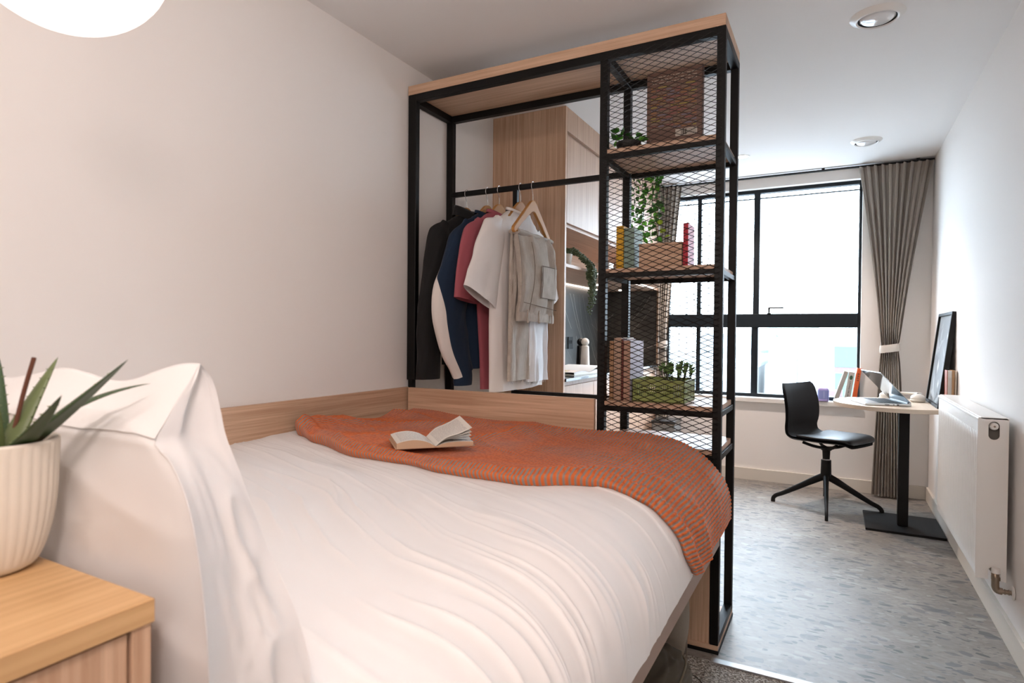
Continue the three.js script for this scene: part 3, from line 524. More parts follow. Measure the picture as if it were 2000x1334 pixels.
garment('jacket', 'black collared jacket on the hanger nearest the wall', 'jacket', -1.68, { hem: 1.02, mat: fabric(0x111113, 0.9), hw: HWbase(0.225, 0.215, 0.215), ht: HTbase(0.040, 0.045), fold: 0.014, seed: 3, collar: [1.748, 0.052, 0.090, 0.012], sleeve: { path: [[1.70, 0.185], [1.60, 0.245], [1.40, 0.285], [1.20, 0.315], [0.955, 0.320]], w: [[0, 0.03], [0.2, 0.075], [0.6, 0.082], [1, 0.078]], t: [[0, 0.02], [0.2, 0.042], [1, 0.036]], fold: 0.012 } });
hanger(-1.556, 'wooden hanger under the navy sweatshirt');
garment('sweatshirt', 'navy sweatshirt with white panels along its long sleeves', 'sweatshirt', -1.556, { hem: 1.00, mat: fabric(0x14283f, 0.95), hw: HWbase(0.220, 0.205, 0.190), ht: HTbase(0.038, 0.040), fold: 0.014, seed: 7, collar: [1.748, 0.016, 0.096, 0.004], sleeve: { path: [[1.70, 0.180, 0], [1.58, 0.245, -0.005], [1.42, 0.280, -0.012], [1.27, 0.305, -0.018], [1.12, 0.270, -0.012], [0.985, 0.215, 0]], w: [[0, 0.03], [0.2, 0.085], [0.5, 0.125], [0.75, 0.110], [1, 0.072]], t: [[0, 0.02], [0.2, 0.042], [0.5, 0.050], [1, 0.036]], second: fabric(0xddd6d0, 0.95), cuff: [0.992, 0.925, 0.062, 0.032], fold: 0.010 } });
hanger(-1.488, 'wooden hanger under the pink shirt');
garment('shirt', 'dusty pink shirt between the navy sweatshirt and the white T-shirt', 'shirt', -1.488, { hem: 0.905, mat: fabric(0xa2545e, 0.95), hw: HWbase(0.225, 0.200, 0.175), ht: HTbase(0.030, 0.030), fold: 0.012, seed: 12, zc: -0.02, collar: [1.748, 0.016, 0.096, 0.004], sleeve: { path: [[1.70, 0.185], [1.60, 0.240], [1.48, 0.270], [1.32, 0.290]], w: [[0, 0.03], [0.3, 0.085], [1, 0.095]], t: [[0, 0.02], [0.3, 0.032], [1, 0.026]], fold: 0.012 } });
hanger(-1.368, 'wooden hanger under the white T-shirt');
garment('t_shirt', 'large white short-sleeved T-shirt behind the jeans', 'T-shirt', -1.380, { hem: 0.905, mat: fabric(0xe3dedb, 0.95), hw: HWbase(0.245, 0.250, 0.262), ht: HTbase(0.034, 0.036), fold: 0.013, seed: 19, zc: -0.012, collar: [1.748, 0.014, 0.098, 0.003], sleeve: { path: [[1.70, 0.190], [1.60, 0.245], [1.46, 0.300], [1.325, 0.352]], w: [[0, 0.03], [0.25, 0.095], [0.6, 0.125], [1, 0.140]], t: [[0, 0.02], [0.3, 0.034], [1, 0.026]], fold: 0.010 } });
hanger(-1.301, 'bare wooden hanger in front that carries the folded jeans', 0.06, true);
// jeans folded over the bar of the last hanger
{
  const xb = -1.300, yb = 1.640, t = thing('jeans', 'stone grey denim jeans folded over the front hanger with back pocket showing', 'jeans', [xb, 0.93, RZ]);
  const dx = dataTex(256, 256, (x, y) => { const n = vn(x / 3, y / 20, 3, 85, 12) * 14 + vn(x / 40, y / 40, 4, 6, 6) * 12 + hash2(x, y, 8) * 12; return [176 + n - 20, 167 + n - 20, 157 + n - 20]; }, [5, 5]);
  const den = std(0xffffff, 0.95, { map: dx }), pale = std(0xe8ecf2, 0.95), seamM = std(0x6b5f54, 0.95), uvm = (u, v, p) => [p[2], p[1]];
  const slab = (y0, y1, xc, th, hz, zc, amp, seed, taper = 0) => grid(72, 70, (u, v) => { // a soft flattened tube
    const a = u * 6.28318, y = mix(y0, y1, v), ca = Math.cos(a), sa = Math.sin(a), ex = Math.sign(ca) * Math.pow(Math.abs(ca), 0.6), ez = Math.sign(sa) * Math.pow(Math.abs(sa), 0.5), h = hz * (1 - taper * v);
    const f = ((ridge(ez * 2.2 + seed, y * 1.3, seed) - 0.5) * 1.2 + (fbm(ez * 4, y * 9, seed + 3, 3) - 0.5)) * amp * (Math.abs(ca) > 0.25 ? 1 : 0.3);
    return [xc(v) + ex * th * (0.55 + 0.45 * sstep(0, 0.15, v)) + f, y, zc(v) + ez * h];
  }, true, uvm);
  // the seat and thighs on the room side, waistband at the bottom; two legs on the far side
  put('seat', slab(yb + 0.004, 1.262, (v) => xb + 0.012 + 0.020 * Math.sin(v * 3.1), 0.019, 0.186, (v) => RZ - 0.004 - 0.012 * v, 0.026, 5), den, t);
  put('leg', slab(yb + 0.004, 0.952, (v) => xb - 0.022, 0.013, 0.105, (v) => RZ + 0.080 + 0.016 * v, 0.016, 9, -0.05), den, t);
  put('leg', slab(yb + 0.004, 0.938, (v) => xb - 0.016, 0.014, 0.105, (v) => RZ - 0.080 - 0.016 * v, 0.018, 13, -0.05), pale, t);
  put('fold', (() => { const g = new THREE.CylinderGeometry(0.027, 0.027, 0.370, 20, 24, false); g.rotateX(Math.PI / 2); g.scale(1.1, 0.55, 1); g.translate(xb - 0.003, yb + 0.002, RZ - 0.003); const p = g.attributes.position; for (let i = 0; i < p.count; i++) p.setY(i, p.getY(i) + (fbm(p.getZ(i) * 30, 4, 3, 2) - 0.5) * 0.010); g.computeVertexNormals(); return boxUV(g, 1); })(), den, t);
  const wb = put('waistband', grid(80, 8, (u, v) => { const a = u * 6.28318, ca = Math.cos(a), sa = Math.sin(a), z = RZ - 0.016 + Math.sign(sa) * Math.pow(Math.abs(sa), 0.5) * 0.192; return [xb + 0.014 + Math.sign(ca) * Math.pow(Math.abs(ca), 0.6) * (0.023 + 0.002 * Math.sin(v * 3.14)) + (fbm(z * 12, 3, 2, 2) - 0.5) * 0.012, mix(1.268, 1.226, v) + (fbm(z * 6, 1, 4, 2) - 0.5) * 0.012, z]; }, true, uvm), den, t);
  for (const z of [-2.50, -2.62, -2.77]) put('belt_loop', bx(xb + 0.036, xb + 0.044, 1.222, 1.284, z - 0.006, z + 0.006, 0.002), den, t);
  const sx = (y) => xb + 0.012 + 0.020 * Math.sin(((yb - y) / (yb - 1.262)) * 3.1) + 0.025;
  const pz0 = -2.610, pz1 = -2.778, py0 = 1.497, py1 = 1.345;
  put('pocket', grid(12, 12, (u, v) => { const y = mix(py0, py1, v) + 0.010 * Math.abs(u - 0.5) * (v > 0.5 ? -2 * (v - 0.5) : 0), z = mix(pz0, pz1, u); return [sx(y) + 0.003 + (fbm(z * 20, y * 20, 5, 2) - 0.5) * 0.006, y, z]; }, false, uvm), den, t);
  const line = (n, pts) => put(n, tube(pts, 0.0014, 40, 6), seamM, t);
  line('stitching', [[sx(py0) + 0.005, py0, pz0], [sx(py0) + 0.005, py0, pz1]]); line('stitching', [[sx(1.42) + 0.006, py0, pz0], [sx(1.42) + 0.007, 1.42, pz0], [sx(py1) + 0.006, py1, pz0 - 0.002]]); line('stitching', [[sx(py1) + 0.005, py1, pz0], [sx(py1) + 0.005, py1 - 0.004, pz1]]);
  const sm = []; for (let i = 0; i <= 20; i++) { const y = mix(1.60, 1.24, i / 20); sm.push([sx(y) + 0.002, y, -2.520 - 0.012 * Math.sin(i / 4)]); } line('seam', sm);
  const yk = []; for (let i = 0; i <= 14; i++) { const z = mix(-2.44, -2.80, i / 14); yk.push([sx(1.305) + 0.004, 1.315 - 0.025 * i / 14, z]); } line('yoke_seam', yk);
  const os = []; for (let i = 0; i <= 20; i++) { const y = mix(1.60, 0.955, i / 20); os.push([xb - 0.010, y, RZ + 0.176 + 0.014 * (i / 20)]); } line('outer_seam', os);
  const fr = rng(5), fringe = []; for (let i = 0; i < 60; i++) { const z = mix(RZ - 0.20, RZ + 0.19, fr()), g = new THREE.CylinderGeometry(0.0008, 0.0004, 0.014 + fr() * 0.010, 4); g.rotateZ((fr() - 0.5) * 0.8); g.translate(xb - 0.020 + (fr() - 0.5) * 0.02, (z > RZ ? 0.950 : 0.937) - 0.004, z); fringe.push(g); } put('frayed_hem', fringe, pale, t);
}

// ---------------------------------------------------------------- things on the mesh shelves
function book(name, label, x0, x1, y0, h, zs, depth, hexCover, opts = {}) { // spine towards the bed (+z)
  const t = thing(name, label, 'book', [(x0 + x1) / 2, y0, zs - depth / 2], opts.group);
  const c = opts.mat || std(hexCover, 0.55), c2 = opts.side || c, k = Math.min(0.0022, (x1 - x0) * 0.18);
  put('spine', bx(x0, x1, y0, y0 + h, zs - 0.004, zs, 0.0015, 1), opts.spine || c, t);
  put('cover', bx(x1 - k, x1, y0, y0 + h, zs - depth, zs - 0.003, 0.0006, 1), c2, t); put('cover', bx(x0, x0 + k, y0, y0 + h, zs - depth, zs - 0.003, 0.0006, 1), c, t);
  put('pages', bx(x0 + k, x1 - k, y0 + 0.003, y0 + h - 0.003, zs - depth + 0.004, zs - 0.004, 0), std(0xe8e2d6, 0.9), t);
  return t;
}
const S1 = 1.908, S2 = 1.433, S3 = 0.907;
{ // big book with its back cover towards the bed
  const x0 = -0.697, x1 = -0.474, z = -2.452, d = 0.028, h = 0.335, t = thing('large_book', 'large dark brown book standing on the top mesh shelf, back cover with barcode showing', 'book', [(x0 + x1) / 2, S1, z]);
  const tex = canvasTex(512, 768, (c, w, hh) => {
    c.fillStyle = '#74584c'; c.fillRect(0, 0, w, hh); const r = rng(12), cols = ['#a0605a', '#a89748', '#8d7c6c', '#a87248', '#7c7688', '#978458'];
    c.fillStyle = '#c9baa8'; for (const y of [44, 72, 100]) { let x = 40; while (x < w - 60) { const k = 14 + r() * 40; c.fillRect(x, y, Math.min(k, w - 50 - x), 7); x += k + 10; } }
    for (let y = 140; y < 540; y += 26) { let x = 36; while (x < w - 70) { const k = 40 + r() * 70; c.fillStyle = cols[Math.floor(r() * cols.length)]; c.fillRect(x, y, Math.min(k, w - 50 - x), 10); x += k + 14; } }
    c.fillStyle = '#cfc6ba'; c.fillRect(270, 560, 200, 66); c.fillStyle = '#2c2420'; for (let x = 322; x < 378; x += 2 + Math.floor(r() * 4)) c.fillRect(x, 566, 1 + Math.floor(r() * 3), 54);
    c.fillStyle = '#6f6a66'; for (let y = 570; y < 618; y += 9) c.fillRect(386, y, 76, 3);
    c.fillStyle = '#b9aa9c'; for (let x = 60; x < 470; x += 30) { c.beginPath(); c.arc(x, 672, 6, 0, 7); c.fill(); }
  });
  const cm = std(0x6b5145, 0.5), face = new THREE.PlaneGeometry(x1 - x0 - 0.004, h - 0.004); face.translate((x0 + x1) / 2, S1 + h / 2, z + 0.0004);
  put('back_cover', bx(x0, x1, S1, S1 + h, z - 0.003, z, 0.0008), cm, t); put('cover_print', face, new THREE.MeshStandardMaterial({ map: tex, roughness: 0.5 }), t);
  put('front_cover', bx(x0, x1, S1, S1 + h, z - d, z - d + 0.003, 0.0008), cm, t); put('spine', bx(x1 - 0.003, x1, S1, S1 + h, z - d, z, 0.0008), cm, t); put('pages', bx(x0 + 0.004, x1 - 0.003, S1 + 0.003, S1 + h - 0.003, z - d + 0.003, z - 0.003, 0), std(0xe0d8cc, 0.9), t);
}
function leafGeo(len, wid, curl, seed) { // a heart shaped leaf lying along +x
  return grid(6, 8, (u, v) => { const w = wid * Math.pow(Math.sin(Math.min(1, v * 1.05) * Math.PI), 0.7) * (1.15 - 0.55 * v), s = (u - 0.5) * 2; return [v * len, -curl * v * v + Math.abs(s) * w * 0.25 - (v < 0.12 ? Math.abs(s) * 0.002 : 0), s * w]; });
}
{ // trailing plant, its pot on the top shelf, strands hanging down behind
  const px = -0.748, pz = -2.372, t = thing('trailing_plant', 'green trailing plant in a dark bowl on the top mesh shelf, strands hanging behind', 'potted plant', [px, S1, pz]);
  put('pot', [lathe([[0.025, 0.001], [0.038, 0.006], [0.048, 0.024], [0.050, 0.038], [0.047, 0.038], [0.043, 0.028], [0.0005, 0.026]], px, S1, pz, 36)], std(0x1c1a1a, 0.5), t);
  const lm = [0x4f9a2a, 0x3a7a24, 0x63ad34, 0x2f6424].map((c) => phys(c, 0.45, { side: THREE.DoubleSide, transmission: 0.35, thickness: 0 })), yel = phys(0xb5cf3a, 0.45, { side: THREE.DoubleSide, transmission: 0.4, thickness: 0 }), stemM = std(0x4e6b2c, 0.7), r = rng(8);
  const geos = [leafGeo(0.030, 0.0125, 0.006, 1), leafGeo(0.024, 0.010, 0.003, 2), leafGeo(0.035, 0.014, 0.010, 3)];
  const addLeaf = (p, dir, k, mat) => { const m = new THREE.Mesh(geos[k], mat); m.name = 'leaf'; const q = new THREE.Quaternion().setFromUnitVectors(V3(1, 0, 0), dir.normalize()); m.quaternion.copy(q).multiply(new THREE.Quaternion().setFromAxisAngle(V3(1, 0, 0), (r() - 0.5) * 2.4)); m.position.copy(p).sub(offOf(t)); m.castShadow = m.receiveShadow = true; t.add(m); };
  const strands = [[-0.838, 0.20], [-0.822, 0.31], [-0.803, 0.24], [-0.785, 0.33], [-0.767, 0.22], [-0.748, 0.36], [-0.735, 0.27], [-0.722, 0.385], [-0.706, 0.30], [-0.694, 0.21], [-0.775, 0.29]];
  for (const [sx, L] of strands) {
    const sway = (r() - 0.5) * 0.03, zz = -2.668 - r() * 0.05, pts = [V3(px + (sx - px) * 0.4, S1 + 0.045, pz), V3(mix(px, sx, 0.5), S1 + 0.052, -2.45), V3(mix(px, sx, 0.9), S1 + 0.012, -2.60), V3(sx, S1 - 0.005, zz)];
    const n = 5; for (let i = 1; i <= n; i++) pts.push(V3(sx + sway * (i / n) + (r() - 0.5) * 0.014, S1 - (L * i) / n, zz + (r() - 0.5) * 0.02));
    const cv = new THREE.CatmullRomCurve3(pts); put('stem', new THREE.TubeGeometry(cv, 40, 0.0011, 5), stemM, t);
    const steps = Math.round(L / 0.022) + 4;
    for (let i = 2; i <= steps; i++) { const p = cv.getPoint(i / steps), a = r() * 6.28; addLeaf(p, V3(Math.cos(a) * 0.9, -0.55 - r() * 0.6, Math.sin(a) * 0.7), Math.floor(r() * 3), lm[Math.floor(r() * 4)]); }
  }
  for (let i = 0; i < 30; i++) { const a = r() * 6.28, rr = 0.02 + r() * 0.04; addLeaf(V3(px + Math.cos(a) * rr, S1 + 0.034 + r() * 0.042, pz + Math.sin(a) * rr), V3(Math.cos(a), 0.4, Math.sin(a)), Math.floor(r() * 3), lm[Math.floor(r() * 4)]); }
  for (const [x, y, z] of [[-0.690, 1.625, -2.66], [-0.672, 1.598, -2.655], [-0.706, 1.665, -2.67]]) addLeaf(V3(x, y, z), V3(0.8, 0.4, 0.3), 2, yel);
}
// second shelf
book('book', 'tall yellow book on the second mesh shelf', -0.786, -0.756, S2, 0.176, -2.345, 0.135, 0xd9a520);
book('book', 'sage green book beside the yellow one on the second mesh shelf', -0.754, -0.712, S2, 0.165, -2.345, 0.12, 0x7d9488);
{ const t = thing('wooden_box', 'small tan wooden box lying on the second mesh shelf', 'box', [-0.60, S2, -2.41]); put('box_body', bx(-0.692, -0.524, S2, S2 + 0.088, -2.475, -2.345, 0.002, 0), M.oak, t); put('lid', bx(-0.694, -0.522, S2 + 0.0885, S2 + 0.098, -2.477, -2.343, 0.002, 0), M.oak, t); }
book('book', 'red book standing at the end of the second mesh shelf', -0.520, -0.501, S2, 0.168, -2.345, 0.115, 0xb52336, { side: std(0xd8566a, 0.5) });
// third shelf
const speck = dataTex(128, 128, (x, y) => { const n = hash2(x >> 2, y, 9) > 0.86 ? -24 : 0; return [214 + n, 208 + n, 222 + n]; }, [6, 6]);
book('book', 'tan book nearest the middle post on the third mesh shelf', -0.806, -0.790, S3, 0.238, -2.335, 0.17, 0xb38a66);
book('book', 'tall pale beige book, second in the row of the third mesh shelf', -0.788, -0.757, S3, 0.252, -2.335, 0.17, 0xb99a84);
book('book', 'slim book with a dark red edge in the row of the third mesh shelf', -0.755, -0.749, S3, 0.247, -2.335, 0.17, 0x7a3a30);
book('book', 'beige book with a pale lilac cover, last in the row of the third mesh shelf', -0.747, -0.720, S3, 0.240, -2.335, 0.19, 0xb48f7a, { side: std(0xffffff, 0.6, { map: speck }) });
{ // folding crate with slots
  const x0 = -0.712, x1 = -0.508, z1 = -2.342, z0 = -2.54, y0 = S3, y1 = S3 + 0.088, t = thing('plastic_crate', 'olive green slotted plastic crate on the third mesh shelf', 'crate', [(x0 + x1) / 2, y0, (z0 + z1) / 2]), m = std(0x929d58, 0.5), k = 0.003;
  const wall = (a0, a1, fix, alongX) => { const gs = [], B = (u0, u1, v0, v1) => gs.push(alongX ? bx(u0, u1, v0, v1, fix, fix + k, 0.0005) : bx(fix, fix + k, v0, v1, u0, u1, 0.0005)); B(a0, a1, y0, y0 + 0.022); B(a0, a1, y1 - 0.018, y1); B(a0, a1, y0 + 0.044, y0 + 0.050); const n = Math.round((a1 - a0) / 0.0085); for (let i = 0; i <= n; i++) { const c = mix(a0, a1, i / n), w = i % 6 === 0 ? 0.0055 : 0.0022; B(Math.max(a0, c - w), Math.min(a1, c + w), y0 + 0.022, y1 - 0.018); } return gs; };
  put('front_wall', wall(x0, x1, z1 - k, true), m, t); put('back_wall', wall(x0, x1, z0, true), m, t); put('side_wall', wall(z0, z1, x0, false), m, t); put('side_wall', wall(z0, z1, x1 - k, false), m, t);
  put('crate_floor', bx(x0, x1, y0, y0 + 0.003, z0, z1, 0), m, t); put('rim', [bx(x0 - 0.002, x1 + 0.002, y1 - 0.006, y1, z1 - 0.001, z1 + 0.003, 0.001), bx(x0 - 0.002, x1 + 0.002, y1 - 0.006, y1, z0 - 0.003, z0 + 0.001, 0.001), bx(x1 - 0.001, x1 + 0.003, y1 - 0.006, y1, z0, z1, 0.001), bx(x0 - 0.003, x0 + 0.001, y1 - 0.006, y1, z0, z1, 0.001)], m, t);
}
{ // small branching succulent standing in the crate
  const x = -0.560, z = -2.455, y = S3 + 0.004, t = thing('succulent', 'small branching green succulent standing in the olive crate', 'potted plant', [x, y, z]), r = rng(31), lm = phys(0x6a8a4c, 0.5), sm = std(0x3f4a26, 0.7);
  put('pot', lathe([[0.0005, 0.0], [0.028, 0.001], [0.036, 0.066], [0.033, 0.066], [0.030, 0.056], [0.0005, 0.056]], x, y, z, 28), std(0xe0dcd4, 0.5), t);
  const leaves = []; for (let i = 0; i < 26; i++) {
    const a = i * 2.4 + r() * 0.3, sp = 0.008 + 0.062 * Math.sqrt((i + 0.5) / 26), h = 0.082 + r() * 0.030 - sp * 0.32, p0 = V3(x + (r() - 0.5) * 0.01, y + 0.05, z + (r() - 0.5) * 0.01), p1 = V3(x + Math.cos(a) * sp * 0.85, y + 0.05 + h * 0.45, z + Math.sin(a) * sp * 0.85), p2 = V3(x + Math.cos(a) * sp, y + 0.05 + h, z + Math.sin(a) * sp);
    put('stem', new THREE.TubeGeometry(new THREE.CatmullRomCurve3([p0, p1, p2]), 14, 0.0018, 6), sm, t);
    for (let k = 0; k < 13; k++) { const g = new THREE.SphereGeometry(0.0056, 8, 6); g.scale(1.35, 0.42, 0.6); g.translate(0.0068, 0, 0); g.rotateZ(0.35 + r() * 0.8); g.rotateY(k * 2.4 + r() * 0.4); g.translate(p2.x, p2.y - k * 0.0016, p2.z); leaves.push(g); }
  }
  const f = put('foliage', leaves, lm, t); f.userData.kind = 'stuff';
}

// ---------------------------------------------------------------- kitchen along the left wall
const KX = -1.341, KZ0 = -3.108, KZ1 = -5.165;
const marbleTex = canvasTex(1024, 512, (c, w, h) => {
  c.fillStyle = '#34322f'; c.fillRect(0, 0, w, h); const im = c.getImageData(0, 0, w, h), d = im.data;
  for (let y = 0; y < h; y++) for (let x = 0; x < w; x++) { const i = (y * w + x) * 4, n = (fbm(x / 90, y / 90, 3, 4) - 0.5) * 34; d[i] += n; d[i + 1] += n; d[i + 2] += n; } c.putImageData(im, 0, 0);
  const r = rng(14); for (let k = 0; k < 26; k++) { let x = r() * w, y = r() * h, a = -1.1 + r() * 0.5; c.strokeStyle = 'rgba(214,206,198,' + (0.25 + r() * 0.5) + ')'; c.lineWidth = 0.7 + r() * 1.6; c.beginPath(); c.moveTo(x, y); for (let i = 0; i < 16; i++) { a += (r() - 0.5) * 0.25; x += Math.cos(a) * 22; y -= Math.sin(a) * -22; c.lineTo(x, y); } c.stroke(); }
});
marbleTex.wrapS = marbleTex.wrapT = THREE.RepeatWrapping; marbleTex.repeat.set(1 / 2, 1 / 1);
M.marble = phys(0xffffff, 0.42, { map: marbleTex, specularIntensity: 0.6 });
{
  put('kitchen_end_panel', [bx(XL, KX, -0.002, H - 0.001, KZ0 - 0.022, KZ0, 0.001, 1)], M.oak).userData = { label: 'tall oak end panel closing the kitchen units behind the hanging clothes', category: 'panel' };
  put('kitchen_end_panel', [bx(XL, KX, 0.90, 1.551, KZ1, KZ1 + 0.02, 0.001, 1)], M.oak).userData = { label: 'narrow oak end panel of the kitchen niche beside the window', category: 'panel' };
  const dz = (KZ0 - 0.024 - KZ1) / 4, words = ['beside the tall end panel', 'second from the tall end panel', 'second from the window', 'nearest the window'];
  for (let i = 0; i < 4; i++) {
    const z1 = KZ0 - 0.024 - i * dz, z0 = z1 - dz + 0.001;
    const u = thing('wall_cabinet', 'pale oak kitchen wall cabinet above the open niche, ' + words[i], 'cabinet', [(XL + KX) / 2, 1.782, (z0 + z1) / 2]);
    put('carcass', bx(XL, KX - 0.021, 1.782, H - 0.001, z0, z1, 0.001, 2), M.oakLight, u);
    const d = put('door', bx(KX - 0.019, KX, 1.800, 2.288, z0 + 0.0015, z1 - 0.0015, 0.001, 1), M.oakLight, u);
    if (i === 1) put('handle', bx(KX, KX + 0.016, 1.86, 2.06, z1 - 0.075, z1 - 0.055, 0.003), M.black, d);
    put('top_panel', bx(KX - 0.019, KX, 2.313, H - 0.001, z0 + 0.0005, z1 - 0.0005, 0.001, 1), M.oakLight, u);
  }
  const n = thing('niche_shelf', 'open niche shelf below the wall cabinets with light strip underneath', 'shelf', [(XL + KX) / 2, 1.55, (KZ0 + KZ1) / 2]);
  put('shelf_board', bx(XL, KX, 1.551, 1.570, KZ1, KZ0 - 0.022, 0.001, 2), M.oakLight, n);
  put('niche_back', bx(XL, XL + 0.012, 1.570, 1.782, KZ1, KZ0 - 0.022, 0.001, 2), M.oak, n);
  put('light_strip', bx(XL + 0.022, XL + 0.036, 1.543, 1.551, KZ1 + 0.35, KZ0 - 0.03, 0.001), new THREE.MeshStandardMaterial({ color: 0xffffff, emissive: new THREE.Color(1, 0.9, 0.82), emissiveIntensity: 5 }), n);
  for (const z of [-4.35, -4.95]) put('puck_light', cyl(0.030, 0.033, 1.545, 1.551, -1.60, z, 28), downGlow, n);
  const L = new THREE.RectAreaLight(LEDC, LED_POWER, 1.6, 0.014); L.position.set(XL + 0.029, 1.5415, (KZ1 + 0.35 + KZ0 - 0.03) / 2); L.rotation.set(-Math.PI / 2, 0, Math.PI / 2); L.name = 'strip_light'; scene.add(L);
  for (const z of [-4.35, -4.95]) { const s = new THREE.SpotLight(LEDC, 0.5, 0, 0.9, 0.7); s.position.set(-1.60, 1.543, z); s.target.position.set(-1.60, 0, z); s.castShadow = true; s.name = 'puck_beam'; scene.add(s, s.target); }
  const bs = put('backsplash', bx(XL, XL + 0.012, 0.918, 1.551, KZ1 + 0.02, KZ0 - 0.022, 0, 2), M.marble); tag(put('backsplash', bx(XL + 0.013, KX - 0.016, 0.919, 1.551, KZ1 + 0.0205, KZ1 + 0.028, 0, 1), M.marble), 'dark marble return on the end panel beside the window', 'backsplash'); tag(bs, 'dark veined marble backsplash behind the kitchen worktop', 'backsplash');
  tag(put('worktop', bx(XL, KX + 0.008, 0.902, 0.918, ZB, KZ0 - 0.022, 0.001), phys(0x2b2d30, 0.16, { clearcoat: 0.4 })), 'thin dark glossy kitchen worktop running to the window', 'worktop');
  for (let i = 0; i < 4; i++) {
    const z1 = KZ0 - 0.024 - i * dz, z0 = z1 - dz + 0.001, u = thing('base_cabinet', 'pale kitchen base cabinet under the dark worktop, ' + words[i], 'cabinet', [(XL + KX) / 2, 0, (z0 + z1) / 2]);
    put('carcass', bx(XL, KX - 0.04, -0.002, 0.9015, z0, z1, 0.001, 1), M.oakLight, u);
    put('door', bx(KX - 0.039, KX - 0.02, 0.105, 0.872, z0 + 0.0015, z1 - 0.0015, 0.001, 1), M.oakLight, u);
    put('kickboard', bx(KX - 0.040, KX - 0.036, 0.0, 0.10, z0, z1, 0), M.oakLight, u);
  }
  const sock = (label, z) => { const s = thing('socket_plate', label, 'socket', [XL + 0.013, 1.105, z], 'sockets on the backsplash'); put('plate', bx(XL + 0.012, XL + 0.020, 1.060, 1.152, z - 0.044, z + 0.044, 0.002), M.blackMatt, s); put('switch', bx(XL + 0.020, XL + 0.025, 1.10, 1.125, z - 0.022, z - 0.006, 0.002), M.black, s); put('switch', bx(XL + 0.020, XL + 0.025, 1.10, 1.125, z + 0.006, z + 0.022, 0.002), M.black, s); };
  sock('black socket plate on the marble beside the oak end panel', -4.165); sock('black switch plate on the marble beside the pepper mill', -4.285);
  const mill = (label, x, z, mat) => { const m = thing('mill', label, 'mill', [x, 0.918, z]); put('mill_body', lathe([[0.0005, 0], [0.033, 0.001], [0.034, 0.01], [0.027, 0.165], [0.024, 0.172], [0.0005, 0.173]], x, 0.918, z, 32), mat, m); put('head', ball(0.029, x, 0.918 + 0.198, z), mat, m); };
  mill('white salt mill with a ball head on the worktop', -1.60, -4.10, phys(0xe7e3dc, 0.4)); mill('black pepper mill with a ball head behind the white one', -1.66, -4.165, phys(0x121315, 0.3));
  { // open cookbook on the worktop
    const x = -1.52, z = -3.66, y = 0.918, t = thing('cookbook', 'open illustrated cookbook lying on the dark worktop', 'book', [x, y, z], null, 1.45);
    const pic = canvasTex(256, 256, (c, w, h) => { c.fillStyle = '#efe9e2'; c.fillRect(0, 0, w, h); const r = rng(6), cs = ['#d9826a', '#b7b04e', '#c7604a', '#e0b08a', '#8a9a48']; for (let i = 0; i < 90; i++) { c.fillStyle = cs[Math.floor(r() * 5)]; c.globalAlpha = 0.7; c.beginPath(); c.arc(40 + r() * 176, 60 + r() * 120, 4 + r() * 14, 0, 7); c.fill(); } });
    const pm = new THREE.MeshStandardMaterial({ map: pic, roughness: 0.7 }), pw = std(0xe9eef0, 0.7);
    for (const s of [-1, 1]) { put('page', grid(16, 1, (u, v) => [s * u * 0.2, 0.010 + 0.018 * Math.sin(u * 2.6) * (1 - 0.3 * u), (v - 0.5) * 0.26 * -s]), s < 0 ? pm : pw, t, true); put('page_block', grid(16, 1, (u, v) => [s * u * 0.2, (0.009 + 0.018 * Math.sin(u * 2.6) * (1 - 0.3 * u)) * v, 0.13]), pw, t, true); }
    put('leaf_page', grid(12, 1, (u, v) => [u * 0.19, 0.012 + 0.034 * Math.sin(u * 1.5), (0.5 - v) * 0.26]), pw, t, true);
    put('cover', bx(-0.204, 0.204, 0, 0.003, -0.134, 0.134, 0.0006), std(0xd8e0da, 0.6), t, true);
  }
  { // string plant on the niche shelf
    const x = -1.425, z = -3.30, y = 1.570, t = thing('hanging_plant', 'bushy string plant in a pale pot on the kitchen niche shelf, strings hanging down', 'potted plant', [x, y, z]), r = rng(22), gs = [], lm = phys(0x4a5a3e, 0.6);
    put('pot', lathe([[0.0005, 0.0], [0.036, 0.001], [0.048, 0.075], [0.045, 0.075], [0.040, 0.066], [0.0005, 0.066]], x, y, z, 28), std(0xd9d2c8, 0.6), t);
    const bead = new THREE.IcosahedronGeometry(0.0074, 1);
    for (let s = 0; s < 24; s++) {
      const zz = z - 0.125 - r() * 0.07, xx = KX + 0.012 + r() * 0.03, low = 1.575 - (0.06 + Math.pow(r(), 1.4) * 0.25) * (1 - Math.abs(zz - z + 0.165) * 3), pts = [V3(x + (r() - 0.5) * 0.05, y + 0.075, z + (r() - 0.5) * 0.05), V3(x + (r() - 0.3) * 0.05, y + 0.095 + r() * 0.02, z - 0.05 - r() * 0.02), V3(mix(x, xx, 0.6), y + 0.055 + r() * 0.02, mix(z, zz, 0.75)), V3(xx, y + 0.005, zz), V3(xx + (r() - 0.5) * 0.01, mix(y, low, 0.5), zz + (r() - 0.5) * 0.02), V3(xx, low, zz + (r() - 0.5) * 0.03)];
      const cv = new THREE.CatmullRomCurve3(pts), n = Math.round(cv.getLength() / 0.0085); if (s % 3 === 0) put('stem', new THREE.TubeGeometry(cv, 24, 0.0009, 5), lm, t);
      for (let i = 0; i <= n; i++) { const p = cv.getPoint(i / n), g = bead.clone(); g.scale(1, 0.75, 1); g.translate(p.x + (r() - 0.5) * 0.016, p.y + (r() - 0.5) * 0.010, p.z + (r() - 0.5) * 0.018); gs.push(g); }
    }
    put('foliage', gs, lm, t).userData.kind = 'stuff';
  }
